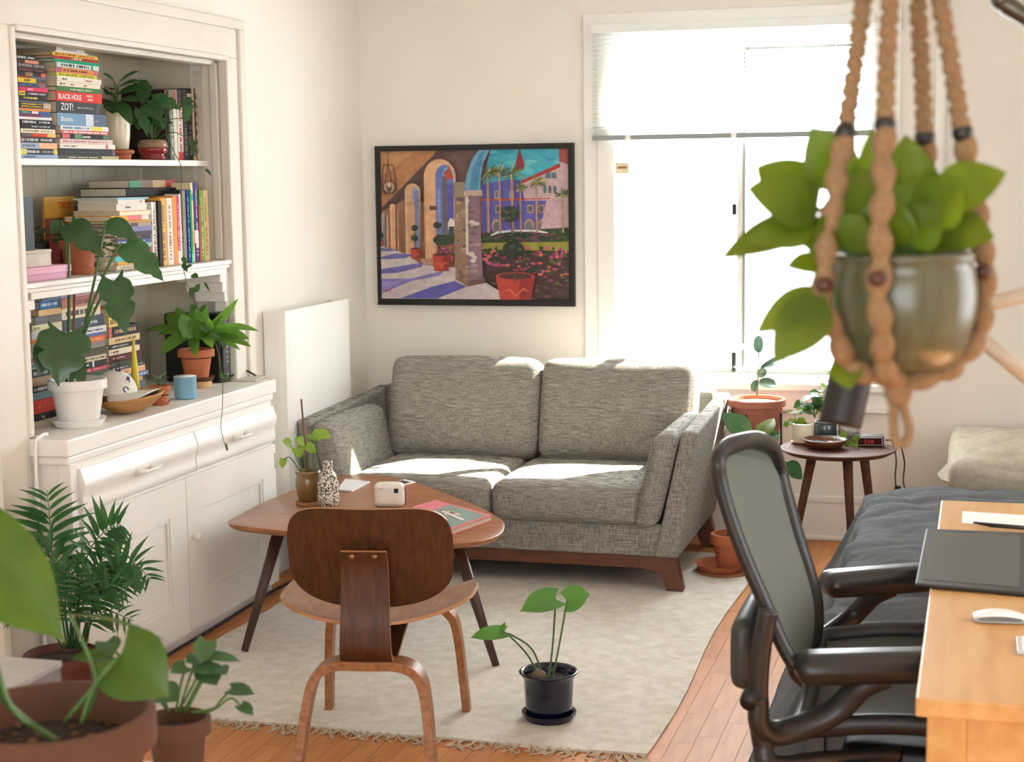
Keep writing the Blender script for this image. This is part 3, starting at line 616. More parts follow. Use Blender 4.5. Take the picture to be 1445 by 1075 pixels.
S5 = [('pale lilac', (176,170,196), 70, 112, 255, 520, ((.4,1,(206,150,150)),), (110,90,100), ((.45,.7,.4,.6),)), ('salmon', (196,120,110), 114, 180, 255, 530, (), (120,60,60), ((.3,.8,.2,.8),)), ('cream, large-lettered', (224,212,182), 184, 262, 262, 556, (), (70,64,60), ((.1,.9,.25,.75),)), ('slate blue', (70,80,92), 264, 342, 270, 580, (), (200,206,210), ((.45,.85,.3,.6),)), ('white and grey', (214,214,210), 344, 388, 290, 596, (), (80,80,84), ((.1,.9,.3,.6),)), ('cornflower blue', (84,110,164), 390, 412, 300, 590, (), None, None), ('orange', (220,110,60), 414, 452, 300, 590, (), (240,170,110), ((.1,.9,.3,.7),)), ('pink and tan', (214,130,126), 454, 500, 310, 596, ((.3,.5,(214,200,160)),(.5,1,(120,112,100))), (120,60,60), None),
('dark olive', (84,76,58), 502, 552, 300, 600, (), None, None), ('green and cream', (210,196,160), 554, 590, 320, 600, ((0,.3,(60,170,130)),), (120,90,80), ((.4,.95,.3,.7),)), ('white-barred black', (44,44,48), 592, 634, 330, 610, ((.6,.64,(230,230,230)),), (190,190,190), ((.05,.5,.3,.7),)), ('raspberry', (176,60,76), 636, 664, 340, 610, (), (220,140,150), W5), ('forest green', (64,84,64), 666, 700, 345, 612, (), None, None), ('grey', (140,134,124), 704, 780, 350, 614, (), None, None), ('brown', (116,90,66), 784, 860, 350, 616, (), None, None), ('sand', (190,170,130), 864, 950, 352, 618, (), None, None)]
stack(S5, 5.375, 40, 400, -3.012, .8825, 'middle stack at the foot of the niche', 'novels stacked in the foot of the niche', (.13, .17), 9)
S6 = [('mustard and pink', (214,170,90), 190, 240, 640, 800, (), None, None), ('yellow', (226,200,110), 300, 366, 614, 770, (), (120,100,60), W5), ('black', (40,38,38), 370, 440, 616, 850, ((.0,.1,(210,70,60)),), (190,150,110), ((.2,.9,.3,.7),)), ('wheat', (216,190,140), 442, 486, 622, 855, (), (130,100,60), ((.2,.9,.3,.7),)), ('black, fine-lettered', (46,44,46), 488, 520, 625, 857, (), (190,190,190), ((.1,.6,.3,.7),)), ('ivory', (222,210,180), 522, 560, 628, 858, (), (120,60,60), ((.05,.3,.35,.65),)), ('maroon', (84,36,40), 562, 608, 632, 860, (), (190,150,140), ((.1,.5,.35,.65),)), ('dark green', (70,74,60), 610, 640, 634, 862, (), None, None), ('charcoal', (66,62,62), 642, 668, 636, 900, (), (170,170,170), W5), ('peach', (220,176,130), 670, 710, 640, 902, (), (150,90,60), ((.05,.5,.35,.65),)), ('blue-striped', (90,130,180), 712, 740, 645, 915, (), (230,220,190), W5), ('tan', (190,160,110), 742, 772, 648, 880, (), None, None), ('slate', (96,104,112), 776, 830, 650, 900, (), None, None), ('brown', (110,84,60), 834, 900, 652, 880, (), None, None)]
stack(S6, 5.375, 40, 400, -3.008, .8825, 'right-hand stack at the foot of the niche', 'paperbacks beside the yellow cone', (.12, .15), 11)
# ================================================================== rug
rg = thing('rug', 'pale grey-beige woven rug with knotted fringe on the wooden floor', 'rug', (-1.8, 5.9, 0))
rug_m = weave('rug_weave', (208,203,191), (228,224,215), 260, 90, 1)
def rugpt(u, v, z):
    x = RUG[0]+(RUG[1]-RUG[0])*u; y = RUG[2]+(RUG[3]-RUG[2])*v
    x += .012*math.sin(v*9)*(u > .98)+.008*math.sin(v*17)*(u < .02); y += .008*math.sin(u*21)*(v < .02)
    return V(x, y, z+.0012*math.sin(v*60+3*math.sin(u*7))*(z > .004))
g = G(); g.surf(lambda u, v: rugpt(u, v, .008), 60, 90); g.surf(lambda u, v: rugpt(u, v, .0005), 60, 90)
for e in range(60): 
    for v in (0, 1): g.add([rugpt(e/60, v, .0005), rugpt((e+1)/60, v, .0005), rugpt((e+1)/60, v, .008), rugpt(e/60, v, .008)], [(0,1,2,3)])
for e in range(90):
    for u in (0, 1): g.add([rugpt(u, e/90, .0005), rugpt(u, (e+1)/90, .0005), rugpt(u, (e+1)/90, .008), rugpt(u, e/90, .008)], [(0,1,2,3)])
g.build('weave', rug_m, rg, w=True, smooth=True)
frm = mat('fringe', (214,200,178), 1, c2=(184,166,140), scale=60)
r = random.Random(5); tm = []
for k in range(7):
    g = G(); 
    for i in range(5):
        a = r.uniform(-.5, .5); l = r.uniform(.03, .075); x0 = r.uniform(-.008, .008)
        g.tube(bez([(x0, .008, .006), (x0+a*.02, -l*.3, .008), (x0+a*l*.8+r.uniform(-.01,.01), -l*.7, .004), (x0+a*l*1.3+r.uniform(-.015,.015), -l, .003)], 4), .0018, 5)
    g.ball((0, .002, .006), .007, 8, (1, .8, .6))
    tm.append(g)
N = 56; made = {}
for i in range(N):
    k = r.randrange(7); x = RUG[0]+.02+(RUG[1]-RUG[0]-.03)*i/(N-1)+r.uniform(-.008, .008)
    if k not in made: o = tm[k].build('fringe_tuft', frm, rg, smooth=True); made[k] = o.data
    else: o = bpy.data.objects.new('fringe_tuft', made[k]); COL.objects.link(o); o.parent = rg
    o.location = WINV[rg] @ V(x, RUG[2]-.002, 0); o.rotation_euler = (0, 0, r.uniform(-.5, .5))
RZ = .009

# ================================================================== sofa
sf = thing('sofa', 'two-seat grey tweed sofa with wooden base below the painting', 'sofa', (-1.936, 6.95, RZ))
XC = -1.936; A0, A1 = -1.072, -2.80
def sbuild(g, name, m=sofa_m, p=sf, **k): return g.build(name, m, p, w=True, **k)
for s in (1, -1):
    def q(x, y, z): return V(XC+s*(x-XC), y, z)
    y0, y1 = 6.455, 7.44
    a = [q(-1.25, y0, .15), q(-1.152, y0, .15), q(-1.072, y0, .668), q(-1.138, y0, .668)]
    b = [q(-1.22, y1, .15), q(-1.152, y1, .15), q(-1.085, y1, .70), q(-1.145, y1, .70)]
    o = sbuild(G().hexa(a, b), 'arm', bevel=.012, seg=3)
    sh = Matrix.Identity(4); sh[0][2] = s*.24
    o = sbuild(G().cushion(.098, .66, .385, .036, q(-1.240, 6.745, .468), (.012, .01, .012), mat=sh), 'arm_cushion', smooth=True)
    gx = G().tube([q(-1.24-.047+.24*.15, 6.418, .618), q(-1.24-.047-.24*.15, 6.418, .318)], .0022, 6)
    sbuild(gx, 'piping', p=o, smooth=True)
sbuild(G().box(-2.70, -1.172, 6.468, 7.42, .15, .284), 'base', bevel=.01, seg=3)
sbuild(G().hexa([V(-2.72,7.26,.28), V(-1.15,7.26,.28), V(-1.15,7.44,.28), V(-2.72,7.44,.28)], [V(-2.72,7.36,.715), V(-1.15,7.36,.715), V(-1.15,7.46,.715), V(-2.72,7.46,.715)]), 'back_frame', bevel=.015, seg=3)
for x0, x1 in ((-2.570, -1.934), (-1.930, -1.302)):
    o = sbuild(G().cushion(x1-x0, .64, .158, .045, ((x0+x1)/2, 6.735, .362), (.004, .012, .02)), 'seat_cushion', smooth=True)
    xx0, xx1 = x0+.04, x1-.04
    sbuild(G().tube([(xx0, 6.418, .395), (xx1, 6.418, .395)], .0028, 6).tube([(xx0, 6.418, .326), (xx1, 6.418, .326)], .0028, 6) if 0 else G().tube([(xx0, 6.415, .4), (xx1, 6.415, .4)], .0022, 6), 'piping', p=o, smooth=True)
for x0, x1 in ((-2.605, -1.898), (-1.890, -1.190)):
    mt = Matrix.Rotation(math.radians(-15), 4, 'X')
    o = sbuild(G().cushion(x1-x0, .185, .455, .055, ((x0+x1)/2, 7.145, .640), (.006, .035, .012), mat=mt), 'back_cushion', smooth=True)
# wood plinth and legs
sbuild(G().box(-2.66, -1.21, 6.485, 7.40, .095, .152), 'plinth', redwood_m, bevel=.004)
for s in (1, -1):
    for fy, sy in ((6.482, 1), (7.40, -1)):
        pts = [(-1.165, .152), (-1.135, RZ-.001), (-1.205, RZ-.001), (-1.225, .06), (-1.26, .085), (-1.32, .096), (-1.32, .152)]
        g = G().prism([V(XC+s*(x-XC), fy, z) for x, z in pts], (0, sy*.055, 0)); sbuild(g, 'leg', redwood_m, bevel=.004)

# ================================================================== coffee table
tb = thing('coffee_table', 'walnut coffee table with rounded triangular top in front of the sofa', 'table', (-2.1, 5.7, RZ))
ol = [(-2.615,5.46),(-2.60,5.36),(-2.50,5.30),(-2.05,5.215),(-1.74,5.205),(-1.625,5.255),(-1.585,5.37),(-1.61,5.53),(-1.69,5.69),(-1.91,5.955),(-2.16,6.21),(-2.33,6.34),(-2.47,6.375),(-2.56,6.31),(-2.60,6.15),(-2.63,5.75)]
n = len(ol); cl = []
for i in range(n):
    a, b, c, d = [V(*ol[(i+k-1) % n], 0) for k in range(4)]
    for k in range(6):
        t = k/6; cl.append(.5*((2*b)+(c-a)*t+(2*a-5*b+4*c-d)*t*t+(3*b-3*c+d-a)*t**3))
ctr = V(-2.15, 5.70, 0)
rows = [(1, .460), (1.0, .455), (.998, .450), (.97, .438)]
g = G(); v = []; f = []; k = len(cl)
for s, z in [(.994, .462)]+rows: v += [V((p-ctr).x*s+ctr.x, (p-ctr).y*s+ctr.y, z) for p in cl]
for a in range(4): f += [(a*k+i, (a+1)*k+i, (a+1)*k+(i+1) % k, a*k+(i+1) % k) for i in range(k)]
f += [list(range(k)), [4*k+i for i in range(k)][::-1]]
g.add(v, f).build('top', mat('table_walnut', (170,112,70), .32, c2=(136,84,50), scale=3, stretch=(1.5,16,16), detail=6), tb, w=True, auto=35)
for (x0, y0), (x1, y1) in (((-2.44,5.46),(-2.518,5.285)), ((-1.76,5.42),(-1.586,5.321)), ((-2.42,6.16),(-2.44,6.30))):
    d = (V(x1,y1,0)-V(x0,y0,0))
    G().tube([(x0,y0,.437), (x1,y1,RZ)], [.024, .013], 14).build('leg', darkwood_m, tb, w=True, smooth=True)
TZ = .4625

# ================================================================== plywood chair
ch = thing('plywood_chair', 'moulded walnut plywood chair seen from behind at the coffee table', 'chair', (-1.709, 4.525, 0), math.radians(10.4))
def slab(g, fn, nu, nv, th):
    P = [[fn(i/nu*2-1, j/nv*2-1) for j in range(nv+1)] for i in range(nu+1)]; Q = []
    for i in range(nu+1):
        row = []
        for j in range(nv+1):
            du = P[min(i+1,nu)][j]-P[max(i-1,0)][j]; dv = P[i][min(j+1,nv)]-P[i][max(j-1,0)]
            nn = du.cross(dv); nn = nn.normalized() if nn.length > 1e-9 else V(0,0,1); row.append(P[i][j]-nn*th)
        Q.append(row)
    w = nv+1; N = (nu+1)*w
    g.add([p for r in P for p in r]+[p for r in Q for p in r], [(i*w+j,(i+1)*w+j,(i+1)*w+j+1,i*w+j+1) for i in range(nu) for j in range(nv)]+[(N+i*w+j,N+i*w+j+1,N+(i+1)*w+j+1,N+(i+1)*w+j) for i in range(nu) for j in range(nv)], 0)
    e = []
    for i in range(nu): e += [(i*w,(i+1)*w,N+(i+1)*w,N+i*w), (i*w+nv,N+i*w+nv,N+(i+1)*w+nv,(i+1)*w+nv)]
    for j in range(nv): e += [(j,N+j,N+j+1,j+1), (nu*w+j,nu*w+j+1,N+nu*w+j+1,N+nu*w+j)]
    n0 = len(g.v)-2*N; g.f += [[a+n0 for a in q] for q in e]; g.m += [1]*len(e)
    return g
def sqc(u, v, n):
    m_ = max(abs(u), abs(v)); s_ = (abs(u)**n+abs(v)**n)**(1/n) if m_ > 1e-9 else 1
    return u*m_/s_, v*m_/s_
def sq(u, v, k=.5): return u*math.sqrt(1-k*v*v/2), v*math.sqrt(1-k*u*u/2)
def backf(u, v):
    a, b = sqc(u, v, 4.2); x = a*.243; z = b*.162
    x *= 1+.05*b if 0 else 1
    z += .012*(a*a-.5)*b if b > 0 else .030*(a*a)*(-b); x *= 1-.03*b*b+.012*b
    y = .05*(x/.25)**2-.20*z
    return V(x, -.175+y, .606+z*.95)
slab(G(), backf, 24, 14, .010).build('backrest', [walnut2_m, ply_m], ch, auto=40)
def seatf(u, v):
    a, b = sqc(u, v, 2.9); x = a*.286; y = b*.248
    z = .420+.05*(abs(x)/.25)**2.2-.014*math.cos(b*1.6)-(.035*max(0, b-.45)**1.5*2)+.012*max(0, -b)**2
    return V(x, y+.018, z)
slab(G(), seatf, 24, 18, .010).build('seat', [walnut3_m, ply_m], ch, auto=40)
def bent(pts, half, th, name, nsub=8, widths=None, mt=None):           # ribbon of plywood along a path in the yz plane
    c = bez(pts, nsub); g = G(); k = len(c)
    def fn(u, v):
        i = min(k-1, int(round((u+1)/2*(k-1)))); w = half if widths is None else widths[0]+(widths[1]-widths[0])*i/(k-1)
        return c[i]+V(v*w, 0, 0)
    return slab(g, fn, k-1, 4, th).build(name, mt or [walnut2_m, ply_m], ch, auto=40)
bent([(0,-.232,.642), (0,-.222,.58), (0,-.226,.48), (0,-.236,.40), (0,-.236,.345), (0,-.205,.318), (0,-.15,.322), (0,-.06,.352), (0,.1,.385), (0,.225,.383)], .068, -.011, 'spine', widths=(.066, .086))
for s in (-1, 1):
    G().tube([(s*.033, -.2415, .626), (s*.033, -.246, .626)], [.009, .006], 12).build('screw', mat('brass_dull', (150,116,70), .4, .6), ch, smooth=True)
def arch(name, yt, zt, yf, hw, hf, r, wd, th):
    pts = [V(-hf, yf, RZ*0), V(-hw-.012, yt+(yf-yt)*.35, zt-r-.02), V(-hw+.012, yt+(yf-yt)*.1, zt-r*.35), V(-hw+r*.75, yt, zt), V(0, yt, zt+.002)]
    pts = pts+[V(-p.x, p.y, p.z) for p in pts[:-1]][::-1]; c = bez(pts, 8); k = len(c); v = []; f = []
    for i, p in enumerate(c):
        t = (c[min(i+1,k-1)]-c[max(i-1,0)]).normalized(); n2 = V(0,1,0).cross(t).normalized()
        e = min(i, k-1-i)/(k/2); w = wd*(.62+.38*min(1, e*1.6))
        for dy, dn in ((-w,-th),(w,-th),(w,th),(-w,th)): v.append(p+V(0,dy,0)+n2*dn)
    for i in range(k-1): f += [(i*4+j, i*4+(j+1) % 4, (i+1)*4+(j+1) % 4, (i+1)*4+j) for j in range(4)]
    f += [(3,2,1,0), tuple((k-1)*4+j for j in range(4))]
    return G().add(v, f).build(name, mat('leg_ply', (176,124,80), .42, c2=(140,92,56), scale=8, stretch=(6,30,6)), ch, bevel=.002)
arch('rear_legs', -.20, .302, -.30, .160, .197, .085, .042, .013)
arch('front_legs', .21, .372, .285, .19, .222, .08, .036, .012)

# ================================================================== things on the coffee table
def onz(px, py, z): return on(px, py, z=z)
p = onz(436, 711, TZ)
co_ = tag(G().lathe([(.048, 0), (.05, .003), (.05, .009), (.048, .012), (0, .012)], p, 28).build('cork_coaster', mat('cork', (176,128,84), .9, c2=(150,104,64), scale=90), auto=40), 'round cork coaster under the small brown glazed pot', 'coaster')
t = thing('potted_syngonium', 'lime-leaved plant with a stake in small olive-brown glazed pot on table', 'plant', p+V(0,0,.0125))
ol_m = mat('olive_glaze', (134,106,60), .25, c2=(112,86,46), scale=10, coat=.4)
G().lathe([(.03,0),(.036,.002),(.046,.03),(.051,.06),(.050,.085),(.044,.098),(.050,.108),(.050,.116),(.045,.118),(.042,.108),(.042,.09)], n=32).build('pot', ol_m, t, smooth=True)
G().lathe([(0,.098),(.042,.096)], n=20).build('soil', soil_m, t)
d0 = pix(p)[2]
def P0(px, py, dd=0): return at(px, py, d0+dd)
G().tube([P0(436,690), P0(432,640), P0(425,563)], .0035).build('stake', twig_m, t, w=True, smooth=True)
def plant_leaf(t, b, tp, w, m, up=None, stem=None, shape='heart', sag=.1, fold=.25, name='leaf', sr=.0022, curl=.1, n=12):
    upv = up if up is not None else (EYE-b).normalized()*.7+V(0,0,.7)
    o = leaf(b, tp, w, upv, sag, fold, shape, curl=curl, n=n).build(name, m, t, w=True, smooth=True)
    if stem: G().tube(bez(list(stem)+[b], 6), sr, 6).build('stem', stem_m, o, w=True, smooth=True)
    return o
for b, tp, w, dd, st in (((447,612),(468,618),.055,.0,[(440,690),(446,650)]), ((430,625),(415,620),.05,.02,[(438,690),(432,660)]), ((432,628),(446,640),.045,-.03,[(437,690),(435,660)]), ((410,627),(398,622),.05,.04,[(436,690),(420,650)]), ((418,632),(425,646),.045,.0,[(436,690),(425,660)]), ((400,648),(398,662),.03,.05,[(436,690),(412,648)]), ((440,612),(452,622),.06,.03,[(440,690),(442,650)])):
    plant_leaf(t, P0(*b, dd), P0(*tp, dd-.02), w, leafl_m, stem=[P0(*q, 0) for q in st])
p = onz(464, 716, TZ)
co_ = tag(G().lathe([(.043, 0), (.045, .003), (.045, .007), (0, .008)], p, 28).build('wooden_coaster', MATS['cork'], auto=40), 'thin wooden coaster under the speckled bottle', 'coaster')
bt = mat('speckle_glaze', (232,226,210), .3, coat=.3)
nt = bt.node_tree; vz = nt.nodes.new('ShaderNodeTexNoise'); vz.inputs['Scale'].default_value = 170; vz.inputs['Detail'].default_value = 1; tc = nt.nodes.new('ShaderNodeTexCoord'); rp = nt.nodes.new('ShaderNodeValToRGB')
rp.color_ramp.elements[0].position = .46; rp.color_ramp.elements[1].position = .52; rp.color_ramp.elements[0].color = lin((48,40,34)); rp.color_ramp.elements[1].color = lin((226,220,204))
nt.links.new(tc.outputs['Object'], vz.inputs['Vector']); nt.links.new(vz.outputs['Fac'], rp.inputs[0]); nt.links.new(rp.outputs[0], nt.nodes['Principled BSDF'].inputs['Base Color'])
t = tag(G().lathe([(.03,0),(.039,.004),(.042,.03),(.040,.046),(.036,.055),(.041,.068),(.040,.088),(.032,.098),(.034,.108),(.031,.120),(.022,.128),(.019,.136),(.018,.160),(.020,.168),(.015,.168),(.014,.14)], (0,0,0), 32).build('speckled_bottle', bt, smooth=True), 'black and white speckled ceramic bottle with three bulges', 'bottle'); t.location = p+V(0,0,.008)
def quad_slab(name, pts, z, th, m, label=None, cat=None, group=None, bev=.0015, parent=None):
    q = [on(*a, z=z+th) for a in pts]
    o = G().hexa([V(a.x, a.y, z) for a in q], [V(a.x, a.y, z+th) for a in q]).build(name, m, parent, bevel=bev, w=parent is not None)
    if label: tag(o, label, cat, group)
    return o
quad_slab('notebook', [(476,690),(497,692),(522,679),(487,675)], TZ, .007, plain((226,226,228), .5), 'thin pale grey notebook lying on the coffee table', 'notebook')
pc = quad_slab('instant_photo', [(548,683),(564,686),(587,680),(571,676)], TZ, .0012, palepaper_m, 'white-bordered instant photo lying on the coffee table', 'photo', bev=0)
q = [on(*a, z=TZ+.0014) for a in [(553,682),(566,684.5),(580,680),(568,677.5)]]; G().prism(q, (0,0,.0003)).build('picture', plain((60,54,52), .4), pc)
# instant camera
cp = onz(548, 716, TZ); ic = thing('instant_camera', 'white instant camera standing on the coffee table behind the chair', 'camera', V(cp.x, cp.y, TZ), math.radians(8))
ivory = mat('camera_shell', (232,226,214), .4)
G().cushion(.112, .05, .088, .016, (0,.025,.046), (0,.003,.003)).build('body', ivory, ic, smooth=True)
G().box(.022, .040, -.0035, .002, .055, .073).build('viewfinder', black_m, ic, bevel=.003)
G().tube([(.0,-.002,.060),(0,.004,.060)], .004, 12).build('button', black_m, ic, smooth=True)
G().box(-.038, -.018, -.0025, .002, .070, .073).build('slot', plain((150,146,138)), ic, bevel=.001)
G().lathe([(.028,0),(.026,.022),(.02,.024),(0,.02)], (0,0,0), 24).build('lens', ivory, ic, auto=40).matrix_local = Matrix.Translation((0,.05,.045)) @ Matrix.Rotation(-PI/2, 4, 'X')
G().tube(bez([(.054,.03,.075),(.062,.02,.06),(.064,.012,.03),(.066,.0,.006)]), .0018).build('strap', plain((60,60,70)), ic, smooth=True)
# pink art book
pts = [(582,715),(614,705),(695,727),(632,749)]; z = TZ; th = .020
pk = thing('art_book', 'pink hardback book with a figure group on the cover, on the coffee table', 'book', on(640,725,z=TZ))
q = [on(*a, z=z+th) for a in pts]; c = sum(q, V(0,0,0))/4
def lay(sc, z0, z1): return [[V(c.x+(a.x-c.x)*sc, c.y+(a.y-c.y)*sc, zz) for a in q] for zz in (z0, z1)]
pinkm = plain((214,120,128), .5)
g = G().hexa(*lay(1, z, z+.002)).hexa(*lay(1, z+th-.002, z+th)); g.build('cover', pinkm, pk, w=True)
G().hexa(*lay(.965, z+.002, z+th-.002)).build('pages', paper_m, pk, w=True)
def bil(u, v, zz): 
    p = (q[0]*(1-u)+q[3]*u)*(1-v)+(q[1]*(1-u)+q[2]*u)*v; return V(p.x, p.y, zz)
G().prism([bil(.30,.06,z+th), bil(.95,.06,z+th), bil(.95,.93,z+th), bil(.30,.93,z+th)], (0,0,.0004)).build('cover_picture', plain((128,150,140), .5), pk, w=True)
rr = random.Random(4); g = G()
for i in range(22):
    u, v = .50+rr.uniform(-.13,.17), .42+rr.uniform(-.25,.3); s = rr.uniform(.02,.05)
    g.m_ = i % 3; g.prism([bil(u+s*math.cos(a*PI/3), v+s*1.1*math.sin(a*PI/3), z+th+.0004+i*2e-5) for a in range(6)], (0,0,.0002), i % 3)
g.build('cover_figures', [plain((196,170,120)), plain((150,84,70)), plain((214,196,150))], pk, w=True)
g = G(); u = .42
while u < .86: g.prism([bil(u,.46,z+th+.001), bil(u+.022,.46,z+th+.001), bil(u+.022,.53,z+th+.001), bil(u,.53,z+th+.001)], (0,0,.0003)); u += .034
g.build('cover_lettering', plain((244,240,236)), pk, w=True)

# ================================================================== navy pot on the rug
p = on(773, 1026, z=RZ); p.y += .085; p.x -= .018; nv = thing('potted_seedling', 'glossy navy blue pot and saucer with young heart-leaved plant on the rug', 'plant', (p.x, p.y, RZ))
navy = mat('navy_glaze', (12,14,40), .18, coat=.25)
G().lathe([(.03,0),(.074,0),(.086,.018),(.086,.024),(.079,.024),(.066,.008),(0,.008)], n=40).build('saucer', navy, nv, auto=40)
G().lathe([(.04,.0085),(.066,.010),(.073,.04),(.076,.09),(.078,.128),(.088,.146),(.093,.150),(.090,.154),(.083,.152),(.074,.135),(.072,.12)], n=44).build('pot', navy, nv, smooth=True)
G().lathe([(0,.132),(.04,.130),(.074,.126),(.074,.12)], n=28).build('soil', soil_m, nv, smooth=True)
G().ball(( -.028,-.012,.138), .024, 16, (1,.9,.8)).build('bulb', mat('bulb', (128,116,92), .8, c2=(96,84,64), scale=60), nv, smooth=True)
d0 = pix((p.x, p.y, .15))[2]
def P1(px, py, dd=0): return at(px, py, d0+dd)
for b, tp, w, dd, st, up in (((784,845),(733,863),.105,-.02,[(773,965),(780,910)],V(.1,-.5,.9)), ((800,848),(833,838),.09,.03,[(778,965),(790,905)],V(.2,-.7,.6)), ((710,892),(663,900),.055,-.05,[(770,965),(752,918),(726,898)],V(-.3,-.75,.6)), ((709,890),(713,877),.02,-.05,[(766,965),(745,925),(720,898)],V(0,-1,.2))):
    plant_leaf(nv, P1(*b, dd), P1(*tp, dd-.02), w, leafmat('seedling_leaf', (92,148,64), (78,134,54), .35), up=up, stem=[P1(*q, 0) for q in st], sr=.0032, shape='heart' if w > .03 else 'lance')
# ================================================================== framed painting
PX0, PX1, PZ0, PZ1 = -2.838, -1.848, 1.073, 1.842
pt = thing('framed_painting', 'painting of a sunny arcade and garden in black frame above the sofa', 'painting', ((PX0+PX1)/2, YB-.02, PZ0))
fb = .026; y0, y1 = YB-.035, YB-.002
frm2 = mat('frame_black', (10,10,10), .5)
for n_, a in (('frame_rail', (PX0, PX1, PZ0, PZ0+fb*1.25)), ('frame_rail', (PX0, PX1, PZ1-fb, PZ1)), ('frame_stile', (PX0, PX0+fb, PZ0+fb*1.25, PZ1-fb)), ('frame_stile', (PX1-fb, PX1, PZ0+fb*1.25, PZ1-fb))):
    G().box(a[0], a[1], y0, y1, a[2], a[3]).build(n_, frm2, pt, w=True, bevel=.0015)
cx0, cx1, cz0, cz1 = PX0+fb, PX1-fb, PZ0+fb*1.25, PZ1-fb
cols = []; cm = []
def ci(c):
    if c not in cols: cols.append(c); cm.append(mat('oil_%d_%d_%d' % c, c, .55, c2=tuple(max(0, int(x*.86)) for x in c), scale=26, stretch=(1,1,1.6), bump=.3, bscale=90))
    return cols.index(c)
g = G(); layer = [0]
def pp(pts, c):
    layer[0] += 1; y = y1-.018-layer[0]*.00004
    q = [V(cx0+(min(max(a, 87), 1221)-87)/1134*(cx1-cx0), y, cz1-(min(max(b, 94), 990)-94)/896*(cz1-cz0)) for a, b in pts]
    g.add(q, [list(range(len(q)))], ci(c))
def rect(x0, y0_, x1, y1_, c): pp([(x0,y0_),(x1,y0_),(x1,y1_),(x0,y1_)], c)
def ell(x, y, rx, ry, c, n=18, a0=0, a1=2*PI): pp([(x+rx*math.cos(a0+(a1-a0)*i/n), y-ry*math.sin(a0+(a1-a0)*i/n)) for i in range(n)], c)
rr = random.Random(12)
rect(87,94,1221,990,(190,150,120))
rect(700,94,1221,420,(70,176,196))                       # sky
for i in range(14): ell(rr.uniform(740,1180), rr.uniform(100,240), rr.uniform(20,60), rr.uniform(8,20), rr.choice(((96,196,208),(54,160,190),(120,204,210))))
pp([(87,94),(450,94),(87,440)], (190,132,88))             # ceiling
pp([(87,94),(300,94),(87,250)], (204,150,104))
pp([(450,94),(760,94),(700,330),(600,370),(420,470),(87,480),(87,440)], (112,84,78))   # vault side
pp([(440,94),(560,94),(250,360),(87,480),(87,436)], (98,72,70))
pp([(87,460),(250,380),(420,420),(560,330),(700,350),(700,760),(560,860),(87,700)], (170,124,96))  # wall of piers
# garden behind arches
pp([(700,300),(880,270),(960,280),(1221,200),(1221,600),(700,600)], (96,96,176))      # palace
pp([(940,290),(1170,180),(1221,170),(1221,580),(1150,580),(1120,400),(960,400)], (206,176,178))
pp([(930,285),(1170,180),(1172,205),(940,300)], (176,58,44))
pp([(1165,94),(1221,94),(1221,190),(1165,170)], (170,80,80))
pp([(905,190),(920,130),(930,94),(938,94),(945,130),(962,190),(955,215),(910,215)], (150,48,56))
rect(700,385,960,398,(190,80,60)); rect(960,385,1110,392,(190,80,60))
for x in (780,870): rect(x,340,x+26,388,(200,170,150)); rect(x+5,345,x+20,380,(90,110,120))
for x in (785,975,1040,1118): rect(x,425,x+36,472,(206,150,120)); rect(x+6,432,x+30,466,(90,96,110))
for x in (1080,1110,1140): ell(x,335,10,24,(92,120,130)); 
for x in (1085,1120): rect(x,235,x+30,268,(96,120,140))
for x in (790,985,1065,1140): ell(x,548,30,40,(190,150,120),16); rect(x-24,548,x+24,585,(150,130,130)); ell(x,552,20,30,(110,110,120),16)
pp([(1090,400),(1180,390),(1200,575),(1050,575)], (206,170,176))
# lawn, hedge, flower beds
pp([(690,590),(1221,560),(1221,660),(690,655)], (44,66,40))
for i in range(60): ell(rr.uniform(700,1215), rr.uniform(585,645), rr.uniform(8,22), rr.uniform(5,12), rr.choice(((58,86,44),(30,50,34),(80,96,48),(110,60,80))))
pp([(690,650),(1221,645),(1221,750),(690,700)], (156,150,60))
pp([(750,605),(800,580),(900,572),(1040,574),(1100,590),(1090,594),(1000,584),(890,584),(800,594),(762,608)], (226,226,230))
pp([(690,690),(1221,700),(1221,990),(690,990)], (74,50,48))
for i in range(170):
    x = rr.uniform(700,1215); y = rr.uniform(680, 760+(x-700)*.3); ell(x, y, rr.uniform(6,18), rr.uniform(5,12), rr.choice(((60,84,46),(44,64,40),(90,100,52),(186,70,120),(200,84,140),(150,50,90),(212,110,90),(40,56,40))))
for i in range(40): ell(rr.uniform(720,1215), rr.uniform(860,985), rr.uniform(8,24), rr.uniform(4,9), rr.choice(((96,64,62),(60,40,42),(110,80,74))))
# palms
for x, yt, s in ((745,230,1.1),(815,230,1),(890,235,1.15),(940,320,.7),(1035,290,.9),(1190,360,.8)):
    pp([(x-6*s,yt),(x+6*s,yt),(x+8*s,590),(x-6*s,590)], (180,140,120))
    for i in range(26):
        a = rr.uniform(0, 2*PI); L = rr.uniform(30,66)*s; ex, ey = x+L*math.cos(a), yt-L*.75*math.sin(a)
        pp([(x-4,yt),(ex,ey-5),(ex+6,ey+4),(x+5,yt+4)], rr.choice(((84,104,60),(150,150,90),(60,80,50),(190,180,120),(112,120,66))))
